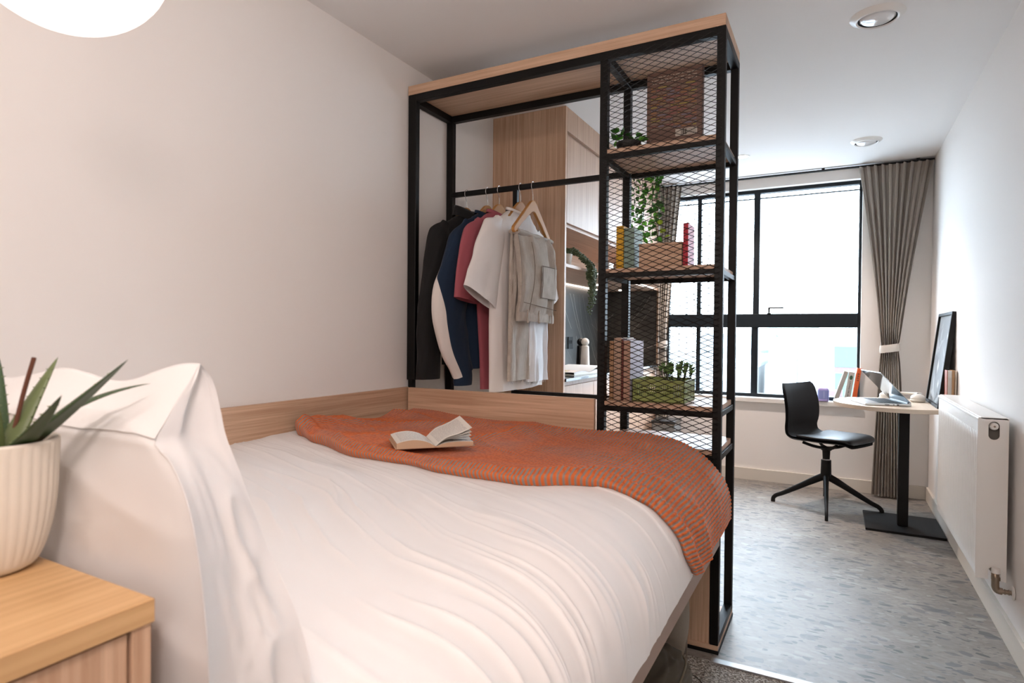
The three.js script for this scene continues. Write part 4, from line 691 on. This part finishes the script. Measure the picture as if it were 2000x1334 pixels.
  { const t = thing('white_canister', 'small white canister on the niche shelf behind the mesh', 'canister', [-1.42, 1.570, -4.02]); put('canister_body', bx(-1.46, -1.38, 1.570, 1.655, -4.06, -3.97, 0.004), M.white, t); put('lid', bx(-1.462, -1.378, 1.6555, 1.668, -4.062, -3.968, 0.003), M.white, t); }
  { const x = -1.60, z = -5.02, y = 0.918, t = thing('tap', 'chrome kitchen tap standing on the worktop near the window', 'tap', [x, y, z]); put('tap_base', cyl(0.024, 0.022, y, y + 0.012, x, z), M.metal, t); put('spout', tube([[x, y + 0.01, z], [x, y + 0.12, z], [x + 0.01, y + 0.165, z], [x + 0.05, y + 0.185, z], [x + 0.10, y + 0.17, z], [x + 0.115, y + 0.13, z]], 0.010, 40, 12), M.metal, t); put('lever', tube([[x, y + 0.10, z], [x + 0.01, y + 0.12, z + 0.05]], 0.005, 8, 8), M.metal, t); }
  { const x = -1.50, z = -4.86, y = 0.918, t = thing('glass_jar', 'clear glass jar with a metal lid on the worktop beside the tap', 'jar', [x, y, z]); put('jar_body', lathe([[0.0005, 0.001], [0.036, 0.001], [0.038, 0.01], [0.038, 0.09], [0.034, 0.10], [0.031, 0.10], [0.034, 0.088], [0.034, 0.012], [0.0005, 0.006]], x, y, z, 32), M.glass, t); put('lid', cyl(0.036, 0.036, y + 0.10, y + 0.115, x, z), M.metal, t); }
  { const t = thing('waste_bin', 'grey waste bin with a black lid at the end of the kitchen below the window', 'bin', [-1.215, 0, -4.98], null, 0); const m = std(0x8d9294, 0.4, { metalness: 0.3 }); put('bin_body', bx(-1.315, -1.125, 0, 0.452, -5.098, -4.863, 0.012), m, t); put('lid', bx(-1.318, -1.122, 0.452, 0.478, -5.101, -4.860, 0.008), std(0x2a2d30, 0.25), t); put('rim', bx(-1.317, -1.123, 0.446, 0.454, -5.100, -4.861, 0.003), M.metal, t); }
}

// ---------------------------------------------------------------- curtains and their track
{
  const tr = thing('curtain_track', 'slim black curtain track under the ceiling above the window', 'curtain track', [-0.42, 2.425, -5.15]);
  put('track', bx(-1.50, XR - 0.004, 2.424, 2.436, -5.162, -5.138, 0.002), M.black, tr);
  for (const x of [-1.4, -0.75, -0.1, 0.5]) put('bracket', bx(x - 0.01, x + 0.01, 2.436, H, -5.16, -5.14, 0.001), M.black, tr);
  const cm = fabric(0xb3aaa0, 0.95, 0.8), band = fabric(0xcfc9c0, 0.9);
  const drape = (label, name, top, tie, bot, N, seed, tieY = 1.09) => {
    const t = thing(name, label, 'curtain', [(tie[0] + tie[1]) / 2, 0.012, -5.15]);
    const at = (u, y) => {
      const k = y > tieY ? Math.pow((y - tieY) / (2.415 - tieY), 1.25) : 0, q = y < tieY ? Math.pow((tieY - y) / tieY, 0.8) : 0;
      const xl = mix(mix(tie[0], top[0], k), bot[0], q), xr = mix(mix(tie[1], top[1], k), bot[1], q), pin = Math.exp(-Math.pow((y - tieY) / 0.10, 2));
      const amp = mix(0.030, 0.016, pin), ph = u * N * 6.28318 + 0.5 * Math.sin(u * 5 + seed) * (1 - k * 0.5);
      const x = mix(xl, xr, u) + 0.006 * Math.sin(ph * 2 + 1) * (1 - pin), z = -5.150 + amp * Math.sin(ph) * (1 + 0.25 * Math.sin(u * 17 + seed)) + 0.012 * (fbm(u * 4, y * 1.6, seed, 2) - 0.5) - 0.010 * pin * Math.pow(2 * u - 1, 2);
      return [x, y, z];
    };
    const ys = (v) => mix(2.418, 0.012, v);
    put('drape', [grid(N * 16, 120, (u, v) => at(u, ys(v))), grid(N * 16, 120, (u, v) => { const p = at(u, ys(v)); return [p[0], p[1], p[2] - 0.003]; })], cm, t);
    put('heading_tape', grid(N * 16, 2, (u, v) => { const p = at(u, mix(2.424, 2.36, v)); return [p[0], p[1], p[2] + 0.0015]; }), cm, t);
    const mx = (tie[0] + tie[1]) / 2, hw = (tie[1] - tie[0]) / 2 + 0.006;
    put('tieback', grid(48, 4, (u, v) => { const a = u * 6.28318, e = 1 + 0.06 * Math.sin(v * 3.14); return [mx + Math.cos(a) * hw * e, tieY + 0.028 - 0.056 * v + 0.010 * Math.cos(a), -5.15 + Math.sin(a) * 0.036 * e]; }, true), band, t);
    return t;
  };
  drape('grey curtain gathered with a white tieback right of the window', 'curtain', [0.132, 0.585], [0.292, 0.402], [0.244, 0.447], 10, 3);
  drape('grey curtain gathered at the kitchen side of the window, seen through the mesh', 'curtain', [-1.334, -1.165], [-1.334, -1.270], [-1.334, -1.245], 5, 8);
}

// ---------------------------------------------------------------- desk corner
const TY = 0.760, TC = [0.345, -4.445];
{
  const t = thing('desk_table', 'round pale oak table on a black pedestal against the right wall', 'table', [0.378, 0, -4.44]);
  const sh = new THREE.Shape(), R = 0.352, xw = XR - 0.003 - TC[0], a0 = Math.acos(xw / R);
  sh.absarc(0, 0, R, a0, Math.PI * 2 - a0, false); sh.closePath();
  let g = new THREE.ExtrudeGeometry(sh, { depth: 0.021, bevelEnabled: true, bevelThickness: 0.002, bevelSize: 0.002, bevelOffset: -0.002, bevelSegments: 2, curveSegments: 64 }); g.rotateX(-Math.PI / 2); g.translate(TC[0], TY - 0.023, TC[1]);
  put('table_top', boxUV(g, 2), M.oakPale, t);
  put('pedestal', bx(0.350, 0.406, 0.014, TY - 0.030, -4.428, -4.372, 0.004), M.blackMatt, t);
  put('mounting_plate', bx(0.25, 0.50, TY - 0.030, TY - 0.0235, -4.52, -4.28, 0.001), M.blackMatt, t);
  put('base_plate', bx(0.176, 0.582, 0, 0.014, -4.66, -4.227, 0.003), M.blackMatt, t);
}
{ // swivel chair
  const cx = -0.045, cz = -4.64, t = thing('swivel_chair', 'black shell swivel chair on a four-star base at the table', 'chair', [cx, 0, cz], null, -0.47);
  const shellM = phys(0x1d1e20, 0.75, { specularIntensity: 0.5 }), padM = phys(0x15171a, 0.45, { specularIntensity: 0.8 });
  // profile: forward is +x; [x, y, half width]
  const prof = [[0.235, 0.452, 0.150], [0.205, 0.474, 0.190], [0.12, 0.478, 0.212], [0.0, 0.468, 0.216], [-0.09, 0.460, 0.214], [-0.145, 0.464, 0.208], [-0.186, 0.492, 0.202], [-0.198, 0.540, 0.198], [-0.190, 0.60, 0.206], [-0.192, 0.68, 0.209], [-0.208, 0.76, 0.206], [-0.228, 0.822, 0.200], [-0.234, 0.840, 0.197]];
  const cv = new THREE.CatmullRomCurve3(prof.map(([x, y, w]) => V3(x, y, w)), false, 'centripetal').getSpacedPoints(72);
  const surf = (i0, i1, thk, inner, grow) => { // closed shell of some thickness
    const n = i1 - i0, loopN = 56;
    return grid(loopN, n, (u, v) => {
      const i = i0 + Math.round(v * n), p = cv[i], q = cv[Math.min(72, i + 1)], o = cv[Math.max(0, i - 1)], tx = q.x - o.x, ty = q.y - o.y, L = Math.hypot(tx, ty), nx = ty / L, ny = -tx / L; // towards the sitter
      const a = u * 6.28318, ca = Math.cos(a), sa = Math.sin(a), e = Math.sign(ca) * Math.pow(Math.abs(ca), 0.35), endK = Math.min(1, Math.min(v, 1 - v) * 12), w = (p.z + grow) * (0.90 + 0.10 * Math.sqrt(endK)), side = Math.abs(e), dish = 0.016 * e * e * sstep(-0.1, 0.1, -(p.x)) + 0.006 * e * e;
      const off2 = inner + Math.sign(sa) * Math.pow(Math.abs(sa), 0.8) * thk * 0.5 * (0.3 + 0.7 * Math.sqrt(endK)) + dish;
      return [p.x + nx * off2, p.y + ny * off2, e * w];
    }, true);
  };
  put('shell', surf(0, 72, 0.010, -0.006, 0.004), shellM, t, true);
  put('seat_pad', surf(1, 33, 0.034, 0.016, -0.004), padM, t, true);
  put('back_pad', surf(33, 71, 0.014, 0.006, -0.006), shellM, t, true);
  put('bracket', [tube([[-0.11, 0.442, 0.10], [-0.06, 0.418, 0.05], [0, 0.408, 0], [-0.06, 0.418, -0.05], [-0.11, 0.442, -0.10]], 0.010, 24, 10), tube([[0.12, 0.452, 0.10], [0.06, 0.420, 0.05], [0, 0.408, 0], [0.06, 0.420, -0.05], [0.12, 0.452, -0.10]], 0.010, 24, 10), (() => { const g = new THREE.CylinderGeometry(0.045, 0.030, 0.02, 24); g.translate(0, 0.404, 0); return g; })()], M.blackMatt, t, true);
  const c = (n, r0, r1, y0, y1, m) => { const g = new THREE.CylinderGeometry(r1, r0, y1 - y0, 28); g.translate(0, (y0 + y1) / 2, 0); put(n, g, m, t, true); };
  c('gas_column', 0.022, 0.025, 0.335, 0.396, M.blackMatt); c('ring', 0.024, 0.024, 0.328, 0.336, M.metal); c('hub', 0.034, 0.031, 0.205, 0.328, M.blackMatt);
  for (let k = 0; k < 4; k++) { // legs
    const a = -0.50 + k * Math.PI / 2, ca = Math.cos(a), sa = Math.sin(a), prof2 = [[0.010, 0.215, 0.026], [0.05, 0.195, 0.024], [0.16, 0.130, 0.019], [0.27, 0.066, 0.015], [0.312, 0.045, 0.014], [0.328, 0.026, 0.0135], [0.330, 0.010, 0.014], [0.330, 0.0, 0.014]], cl = new THREE.CatmullRomCurve3(prof2.map(([r, y]) => V3(r, y, 0)), false, 'centripetal');
    put('leg', grid(16, 40, (u, v) => { const p = cl.getPoint(v), d = cl.getTangent(v), b = u * 6.28318, w = interp(prof2.map((q, i) => [i / 7, q[2]]), v), s = Math.sin(b) * w * 0.72, h = Math.cos(b) * w; const x = p.x + -d.y * h, y = p.y + d.x * h; return [x * ca - s * sa, Math.max(0, y), x * sa + s * ca]; }, true), M.blackMatt, t, true);
  }
}
{ // half-open laptop
  const t = thing('laptop', 'silver laptop half open on the round table', 'laptop', [0.163, TY, -4.190], null, 0.27), D = 0.248, W = 0.345, al = std(0xc9cdd0, 0.28, { metalness: 0.9 });
  // local: +x is depth (hinge at x = D), -z is width
  put('base', bx(0, D, 0.002, 0.0155, -W, 0, 0.003), al, t, true);
  put('keyboard_tray', bx(0.085, 0.215, 0.0150, 0.0158, -W + 0.03, -0.03, 0.0003), std(0x17191b, 0.5), t, true);
  const keyM = std(0x0f1012, 0.45), keyG = bx(-0.0075, 0.0075, 0, 0.0016, -0.0082, 0.0082, 0.0004);
  for (let r = 0; r < 6; r++) for (let k = 0; k < 15; k++) { const m = new THREE.Mesh(keyG, keyM); m.name = 'key'; m.position.set(0.098 + r * 0.0205, 0.0158, -0.042 - k * 0.0186); m.castShadow = m.receiveShadow = true; t.add(m); }
  put('trackpad', bx(0.012, 0.078, 0.0153, 0.0157, -W / 2 - 0.055, -W / 2 + 0.055, 0.0002), std(0xbfc3c6, 0.3, { metalness: 0.6 }), t, true);
  put('port', [bx(0.105, 0.130, 0.006, 0.010, -0.001, 0.0006, 0), bx(0.150, 0.158, 0.006, 0.010, -0.001, 0.0006, 0), bx(0.170, 0.182, 0.005, 0.011, -0.001, 0.0006, 0)], M.blackMatt, t, true);
  const lid = new THREE.Group(); lid.name = 'screen'; lid.position.set(D - 0.003, 0.0165, 0); lid.rotation.z = -THREE.MathUtils.degToRad(47); t.add(lid); off.set(lid, V3(0, 0, 0));
  put('lid', bx(-D + 0.003, 0, 0.0014, 0.0055, -W, 0, 0.002), al, lid, true);
  put('display', bx(-D + 0.006, -0.004, 0.0004, 0.0014, -W + 0.003, -0.003, 0.0003), phys(0x07090b, 0.08), lid, true);
  put('hinge', (() => { const g = new THREE.CylinderGeometry(0.005, 0.005, W - 0.08, 14); g.rotateX(Math.PI / 2); g.translate(0, 0, -W / 2); return g; })(), std(0x222426, 0.4), lid, true);
}
{ // white headphones lying on the table
  const t = thing('headphones', 'white over-ear headphones lying on the table behind the laptop', 'headphones', [0.39, TY, -4.60], null, 0), m = phys(0xdedad2, 0.35), pad = std(0xc9c4ba, 0.8);
  const cup = (x, z) => { const g = new THREE.SphereGeometry(1, 28, 18); g.scale(0.040, 0.026, 0.036); g.translate(x, TY + 0.027, z); put('ear_cup', g, m, t); const r = new THREE.TorusGeometry(0.030, 0.010, 12, 32); r.rotateX(Math.PI / 2); r.scale(1.1, 0.9, 1); r.translate(x, TY + 0.011, z); put('ear_pad', r, pad, t); };
  cup(0.465, -4.58); cup(0.30, -4.655);
  put('headband', tube([[0.30, TY + 0.05, -4.655], [0.325, TY + 0.047, -4.70], [0.40, TY + 0.043, -4.735], [0.465, TY + 0.045, -4.70], [0.485, TY + 0.050, -4.64], [0.465, TY + 0.052, -4.58]], 0.007, 48, 10), m, t);
}
{ // picture frame leaning on the wall
  const bx0 = 0.520, z0 = -4.720, z1 = -4.205, hgt = 0.565, ang = Math.atan2(0.064, hgt), t = thing('picture_frame', 'black framed grey picture leaning on the right wall on the table', 'picture', [bx0, TY + 0.001, 0], null, 1e-6); t.rotation.set(0, 0, -ang);
  const art = canvasTex(384, 512, (c, w, h) => { const r = rng(19); c.fillStyle = '#6c6f70'; c.fillRect(0, 0, w, h); for (let i = 0; i < 26; i++) { const k = 70 + r() * 120, x = r() * w, y = r() * h; c.globalAlpha = 0.55; c.fillStyle = 'rgb(' + [k, k, k + 3].map(Math.round) + ')'; c.beginPath(); c.moveTo(x, y); for (let j = 0; j < 4; j++) c.lineTo(x + (r() - 0.5) * 220, y + (r() - 0.5) * 260); c.fill(); } c.globalAlpha = 0.8; c.fillStyle = '#c9c8c4'; for (const [x, y, s] of [[150, 300, 46], [230, 400, 30], [300, 120, 26]]) { c.beginPath(); c.moveTo(x, y - s); c.lineTo(x + s * 0.6, y); c.lineTo(x, y + s); c.lineTo(x - s * 0.5, y + 4); c.fill(); } });
  const fw = 0.018, d = 0.028, B = (a, b, c2, e) => bx(0, d, a, b, c2, e, 0.001);
  put('frame', [B(0, fw, z0, z1), B(hgt - fw, hgt, z0, z1), B(fw, hgt - fw, z0, z0 + fw), B(fw, hgt - fw, z1 - fw, z1)], M.black, t, true);
  put('backing', bx(d - 0.006, d - 0.001, 0.004, hgt - 0.004, z0 + 0.004, z1 - 0.004, 0), M.blackMatt, t, true);
  const g = new THREE.PlaneGeometry(z1 - z0 - 2 * fw, hgt - 2 * fw); g.rotateY(-Math.PI / 2); g.translate(0.012, hgt / 2, (z0 + z1) / 2); put('print', g, new THREE.MeshStandardMaterial({ map: art, roughness: 0.6 }), t, true);
  const gl = new THREE.PlaneGeometry(z1 - z0 - 2 * fw, hgt - 2 * fw); gl.rotateY(-Math.PI / 2); gl.translate(0.006, hgt / 2, (z0 + z1) / 2); put('glass', gl, phys(0xffffff, 0.03, { transmission: 1, thickness: 0, specularIntensity: 0.3 }), t, true);
}
{ // a thick book on edge between the frame and the wall
  const t = thing('upright_book', 'book with a brown spine standing against the wall behind the black frame', 'book', [0.575, TY, -4.15]);
  put('cover', bx(0.552, 0.556, TY, TY + 0.228, -4.20, -4.12, 0.001), std(0x9a5236, 0.6), t); put('pages', bx(0.556, 0.575, TY + 0.003, TY + 0.225, -4.198, -4.122, 0), std(0xcfcac4, 0.9), t); put('cover', bx(0.575, 0.588, TY, TY + 0.228, -4.20, -4.12, 0.001), std(0xb08a62, 0.6), t); put('cover', bx(0.590, 0.598, TY, TY + 0.226, -4.20, -4.12, 0.001), std(0xd9cdbd, 0.6), t);
}
// books and speaker on the window sill
const SY = 0.672;
function leaning(name, label, xb, w, h, d, lean, mat, draw, extra) {
  const t = thing(name, label, 'book', [xb, SY + 0.001, ZB + 0.022], null, 1e-6); t.rotation.set(0, 0, -lean);
  put('cover', [bx(0, 0.003, 0, h, -d, 0, 0.0008), bx(w - 0.003, w, 0, h, -d, 0, 0.0008)], mat, t, true);
  put('spine', bx(0, w, 0, h, -0.003, 0.0006, 0.001), mat, t, true); put('pages', bx(0.003, w - 0.003, 0.003, h - 0.003, -d + 0.004, -0.003, 0), std(0xece8df, 0.9), t, true);
  if (draw) { const tex = canvasTex(Math.round(512 * w / h / 0.5) * 1 || 64, 512, draw), g = new THREE.PlaneGeometry(w - 0.002, h - 0.002); g.translate(w / 2, h / 2, 0.0010); put('spine_print', g, new THREE.MeshStandardMaterial({ map: tex, roughness: 0.6 }), t, true); }
  return t;
}
leaning('book', 'plain grey book leaning most on the window sill', -0.012, 0.030, 0.252, 0.13, 0.30, std(0xa7a39c, 0.6));
leaning('book', 'grey book with a round green emblem on its spine on the window sill', 0.061, 0.038, 0.238, 0.13, 0.145, std(0xb4b1ac, 0.6), (c, w, h) => { c.fillStyle = '#b4b1ac'; c.fillRect(0, 0, w, h); c.fillStyle = '#2f4f34'; c.beginPath(); c.ellipse(w / 2, 92, w * 0.30, 36, 0, 0, 7); c.fill(); c.save(); c.translate(w / 2, 150); c.rotate(Math.PI / 2); c.fillStyle = '#2a2a2a'; c.font = 'bold 56px sans-serif'; c.textBaseline = 'middle'; c.fillText('LIVING IN JAPAN', 0, 0, 340); c.restore(); });
leaning('book', 'orange book with EAST on its spine leaning on the window sill', 0.113, 0.029, 0.266, 0.13, 0.130, std(0xd6602c, 0.55), (c, w, h) => { c.fillStyle = '#d6602c'; c.fillRect(0, 0, w, h); c.save(); c.translate(w / 2, 70); c.rotate(Math.PI / 2); c.fillStyle = '#1c1512'; c.font = 'bold 74px sans-serif'; c.textBaseline = 'middle'; c.fillText('EAST', 0, 0, 120); c.fillStyle = '#c98a4a'; c.font = '44px sans-serif'; c.restore(); });
leaning('book', 'dark blue upright book beside the orange one on the window sill', 0.150, 0.014, 0.235, 0.12, 0.0, std(0x22343f, 0.6));
{
  const x = -0.078, z = -5.235, t = thing('speaker', 'small lilac portable speaker on the window sill', 'speaker', [x, SY, z]), lil = phys(0xb0a4de, 0.5), grey = phys(0x868fc4, 0.85), h = 0.105, w = 0.040;
  const shape = (y0, y1, k0, k1) => grid(56, 10, (u, v) => { const a = u * 6.28318, e = (q) => Math.sign(q) * Math.pow(Math.abs(q), 0.55), k = mix(k0, k1, v); return [x + e(Math.cos(a)) * w * k, SY + mix(y0, y1, v), z + e(Math.sin(a)) * w * 0.9 * k]; }, true);
  put('speaker_body', [shape(0.017, 0.088, 1, 1)], grey, t);
  put('base_band', [shape(0.001, 0.006, 0.86, 0.97), shape(0.006, 0.018, 0.97, 1.004)], lil, t); put('top_band', [shape(0.087, 0.098, 1.004, 0.96), shape(0.098, h, 0.96, 0.82), shape(h, h + 0.0005, 0.82, 0.01)], lil, t);
  const lt = canvasTex(64, 256, (c, W, Hh) => { c.fillStyle = '#868fc4'; c.fillRect(0, 0, W, Hh); c.fillStyle = '#dfe6ea'; c.font = 'bold 34px sans-serif'; c.textAlign = 'center'; 'TRIBIT'.split('').forEach((ch, i) => c.fillText(ch, W / 2, 40 + i * 40)); });
  const g = new THREE.PlaneGeometry(0.014, 0.060); g.translate(x + 0.006, SY + 0.053, z + w * 0.9 + 0.0006); put('lettering', g, new THREE.MeshStandardMaterial({ map: lt, roughness: 0.7 }), t);
}
// ---------------------------------------------------------------- radiator on the right wall
{
  const x0 = 0.487, x1 = 0.582, y0 = 0.248, y1 = 0.868, z1 = -2.887, z0 = -3.915, t = thing('radiator', 'white ribbed panel radiator on the right wall', 'radiator', [(x0 + x1) / 2, y0, (z0 + z1) / 2]), W = M.paintWhite;
  const n = 31, pitch = (z1 - z0 - 0.03) / n;
  put('front_panel', bx(x0 + 0.004, x0 + 0.012, y0 + 0.004, y1 - 0.012, z0, z1 - 0.002, 0.002), W, t);
  const rib = grid(10, 30, (u, v) => { const y = mix(y0 + 0.030, y1 - 0.060, v), e = Math.min(1, Math.min(v, 1 - v) * 16), k = Math.sin(u * Math.PI); return [x0 + 0.0042 - 0.0034 * Math.pow(k, 0.8) * Math.sqrt(e), y, (0.5 - u) * pitch * 0.62]; });
  for (let i = 0; i < n; i++) { const m = new THREE.Mesh(rib, W); m.name = 'rib'; m.position.set(0, 0, z0 + 0.015 + (i + 0.5) * pitch).sub(offOf(t)); m.castShadow = m.receiveShadow = true; t.add(m); }
  put('back_panel', bx(x1 - 0.010, x1 - 0.002, y0 + 0.004, y1 - 0.012, z0, z1 - 0.002, 0.002), W, t);
  put('top_grille', [bx(x0 + 0.008, x1, y1 - 0.010, y1, z0, z1, 0.003)], W, t); put('top_lip', [bx(x0, x0 + 0.008, y1 - 0.016, y1 - 0.003, z0, z1, 0.004)], W, t);
  // end cover with two holes
  const sh = new THREE.Shape(); sh.moveTo(x0, y0); sh.lineTo(0.528, y0); sh.absarc(0.545, y0 + 0.030, 0.019, Math.PI, 0, true); sh.lineTo(0.566, y0 - 0.0); sh.lineTo(x1, y0 - 0.004); sh.lineTo(x1, y1 - 0.002); sh.lineTo(x0 + 0.004, y1 - 0.002); sh.lineTo(x0, y1 - 0.010); sh.closePath();
  const hole = new THREE.Path(); hole.moveTo(0.520, 0.835); hole.absarc(0.537, 0.835, 0.017, Math.PI, 0, true); hole.lineTo(0.554, 0.800); hole.absarc(0.537, 0.800, 0.017, 0, Math.PI, true); hole.closePath(); sh.holes.push(hole);
  const eg = new THREE.ExtrudeGeometry(sh, { depth: 0.0015, bevelEnabled: false, curveSegments: 24 }); eg.translate(0, 0, z1 - 0.0015); put('end_cover', eg, W, t);
  put('inner_block', bx(0.505, 0.568, 0.775, 0.858, z1 - 0.05, z1 - 0.022, 0), std(0x6f6a62, 0.8), t);
  const kn = put('valve_knob', (() => { const g = lathe([[0.0005, 0.014], [0.010, 0.014], [0.013, 0.011], [0.0155, 0.0], [0.0155, -0.02]], 0, 0, 0, 32); g.rotateX(Math.PI / 2); g.translate(0.5375, 0.834, z1 - 0.008); return g; })(), M.white, t);
  put('key_hole', (() => { const g = new THREE.CylinderGeometry(0.004, 0.004, 0.002, 6); g.rotateX(Math.PI / 2); g.translate(0.5375, 0.834, z1 + 0.0065); return g; })(), M.brass, kn);
  const v = thing('radiator_valve', 'brushed metal valve and pipe at the foot of the radiator', 'valve', [0.546, 0.22, z1 + 0.02]);
  put('valve_body', tube([[0.545, 0.284, z1 - 0.03], [0.545, 0.284, z1 + 0.010], [0.545, 0.270, z1 + 0.020], [0.545, 0.245, z1 + 0.021], [0.546, 0.228, z1 + 0.021], [0.552, 0.218, z1 + 0.021], [0.566, 0.216, z1 + 0.021]], 0.0125, 48, 16), M.brass, v);
  put('cap', (() => { const g = new THREE.CylinderGeometry(0.013, 0.0145, 0.018, 20); g.translate(0.546, 0.291, z1 + 0.019); return g; })(), M.white, v);
  put('nut', (() => { const g = new THREE.CylinderGeometry(0.0155, 0.0155, 0.012, 6); g.translate(0.546, 0.262, z1 + 0.021); return g; })(), M.brass, v);
  put('pipe', tube([[0.562, 0.216, z1 + 0.021], [0.604, 0.216, z1 + 0.021]], 0.0080, 8, 16), M.brass, v);
  for (const x of [0.574, 0.586]) put('pipe_ring', (() => { const g = new THREE.TorusGeometry(0.0085, 0.002, 8, 24); g.rotateY(Math.PI / 2); g.translate(x, 0.216, z1 + 0.021); return g; })(), M.brass, v);
  put('wall_rosette', (() => { const g = lathe([[0.009, 0.0], [0.024, 0.001], [0.027, 0.004], [0.020, 0.008], [0.010, 0.009]], 0, 0, 0, 32); g.rotateZ(Math.PI / 2); g.translate(XR, 0.216, z1 + 0.021); return g; })(), M.white, v);
}
// ---------------------------------------------------------------- bags kept under the bed
{
  const t = thing('boucle_cushion', 'cream boucle bolster standing on end under the foot of the bed', 'cushion', [-0.475, 0, -2.145]), bt = dataTex(256, 256, (x, y) => { const n = vn(x / 5, y / 5, 3, 51, 51) * 255; return [n, n, n]; }, [14, 8], false);
  const m = std(0xc3b7a8, 1, { bumpMap: bt, bumpScale: 0.004 });
  const g = grid(64, 40, (u, v) => { const a = u * 6.28318, y = mix(0.002, 0.40, v), e = Math.pow(Math.sin(clamp(0.02 + v * 0.98) * Math.PI), 0.32), r = 0.052 * (0.15 + 0.85 * e) * (1 + 0.10 * (fbm(Math.cos(a) * 2 + 5, y * 6 + Math.sin(a), 3, 2) - 0.5)); return [-0.505 + Math.cos(a) * r * 1.1 + 0.01 * Math.sin(y * 9), y, -2.145 + Math.sin(a) * r * 1.0]; }, true);
  put('bolster', g, m, t); put('seam', tube([0, 1, 2, 3, 4, 5, 6, 7].map((i) => [-0.505 + 0.060, 0.02 + i * 0.05, -2.145 + 0.002 * i]), 0.0025, 24, 6), m, t);
}
{
  const cx = -0.515, cz = -1.93, t = thing('backpack', 'dark olive backpack lying on the carpet under the bed', 'backpack', [cx, 0, cz]), m = fabric(0x4a4438, 0.8), m2 = fabric(0x575043, 0.8);
  const blob = (x, y, z, sx, sy, sz, seed, amp) => { const g = new THREE.SphereGeometry(1, 56, 36), p = g.attributes.position; for (let i = 0; i < p.count; i++) { const a = p.getX(i), b = p.getY(i), c = p.getZ(i), e = (q) => Math.sign(q) * Math.pow(Math.abs(q), 0.75), k = 1 + (fbm(a * 3 + seed, b * 3 + c * 2, seed, 4) - 0.5) * amp + (ridge(a * 2.5 + c, b * 2.5 + seed, seed + 3) - 0.5) * amp * 0.6; p.setXYZ(i, x + e(a) * sx * k, Math.max(0.001, y + e(b) * sy * k), z + e(c) * sz * k); } g.computeVertexNormals(); return g; };
  put('main_compartment', blob(cx, 0.062, cz, 0.100, 0.066, 0.140, 3, 0.34), m, t); put('front_pocket', blob(cx + 0.065, 0.045, cz - 0.02, 0.052, 0.048, 0.105, 8, 0.36), m2, t);
  put('zip', tube([[cx + 0.075, 0.085, cz - 0.13], [cx + 0.100, 0.100, cz - 0.06], [cx + 0.103, 0.088, cz + 0.03], [cx + 0.09, 0.06, cz + 0.09]], 0.004, 32, 8), std(0x6d6250, 0.6), t);
  put('strap', grid(2, 60, (u, v) => { const p = new THREE.CatmullRomCurve3([V3(cx + 0.07, 0.05, cz - 0.10), V3(cx + 0.11, 0.03, cz - 0.13), V3(cx + 0.155, 0.022, cz - 0.09), V3(cx + 0.165, 0.030, cz - 0.02), V3(cx + 0.13, 0.020, cz + 0.04), V3(cx + 0.06, 0.03, cz + 0.08)]).getPoint(v); return [p.x + (u - 0.5) * 0.026, p.y + 0.012 * Math.sin(v * 9) * (u - 0.5), p.z + (u - 0.5) * 0.028]; }), m2, t);
}
renderer.render(scene, camera);
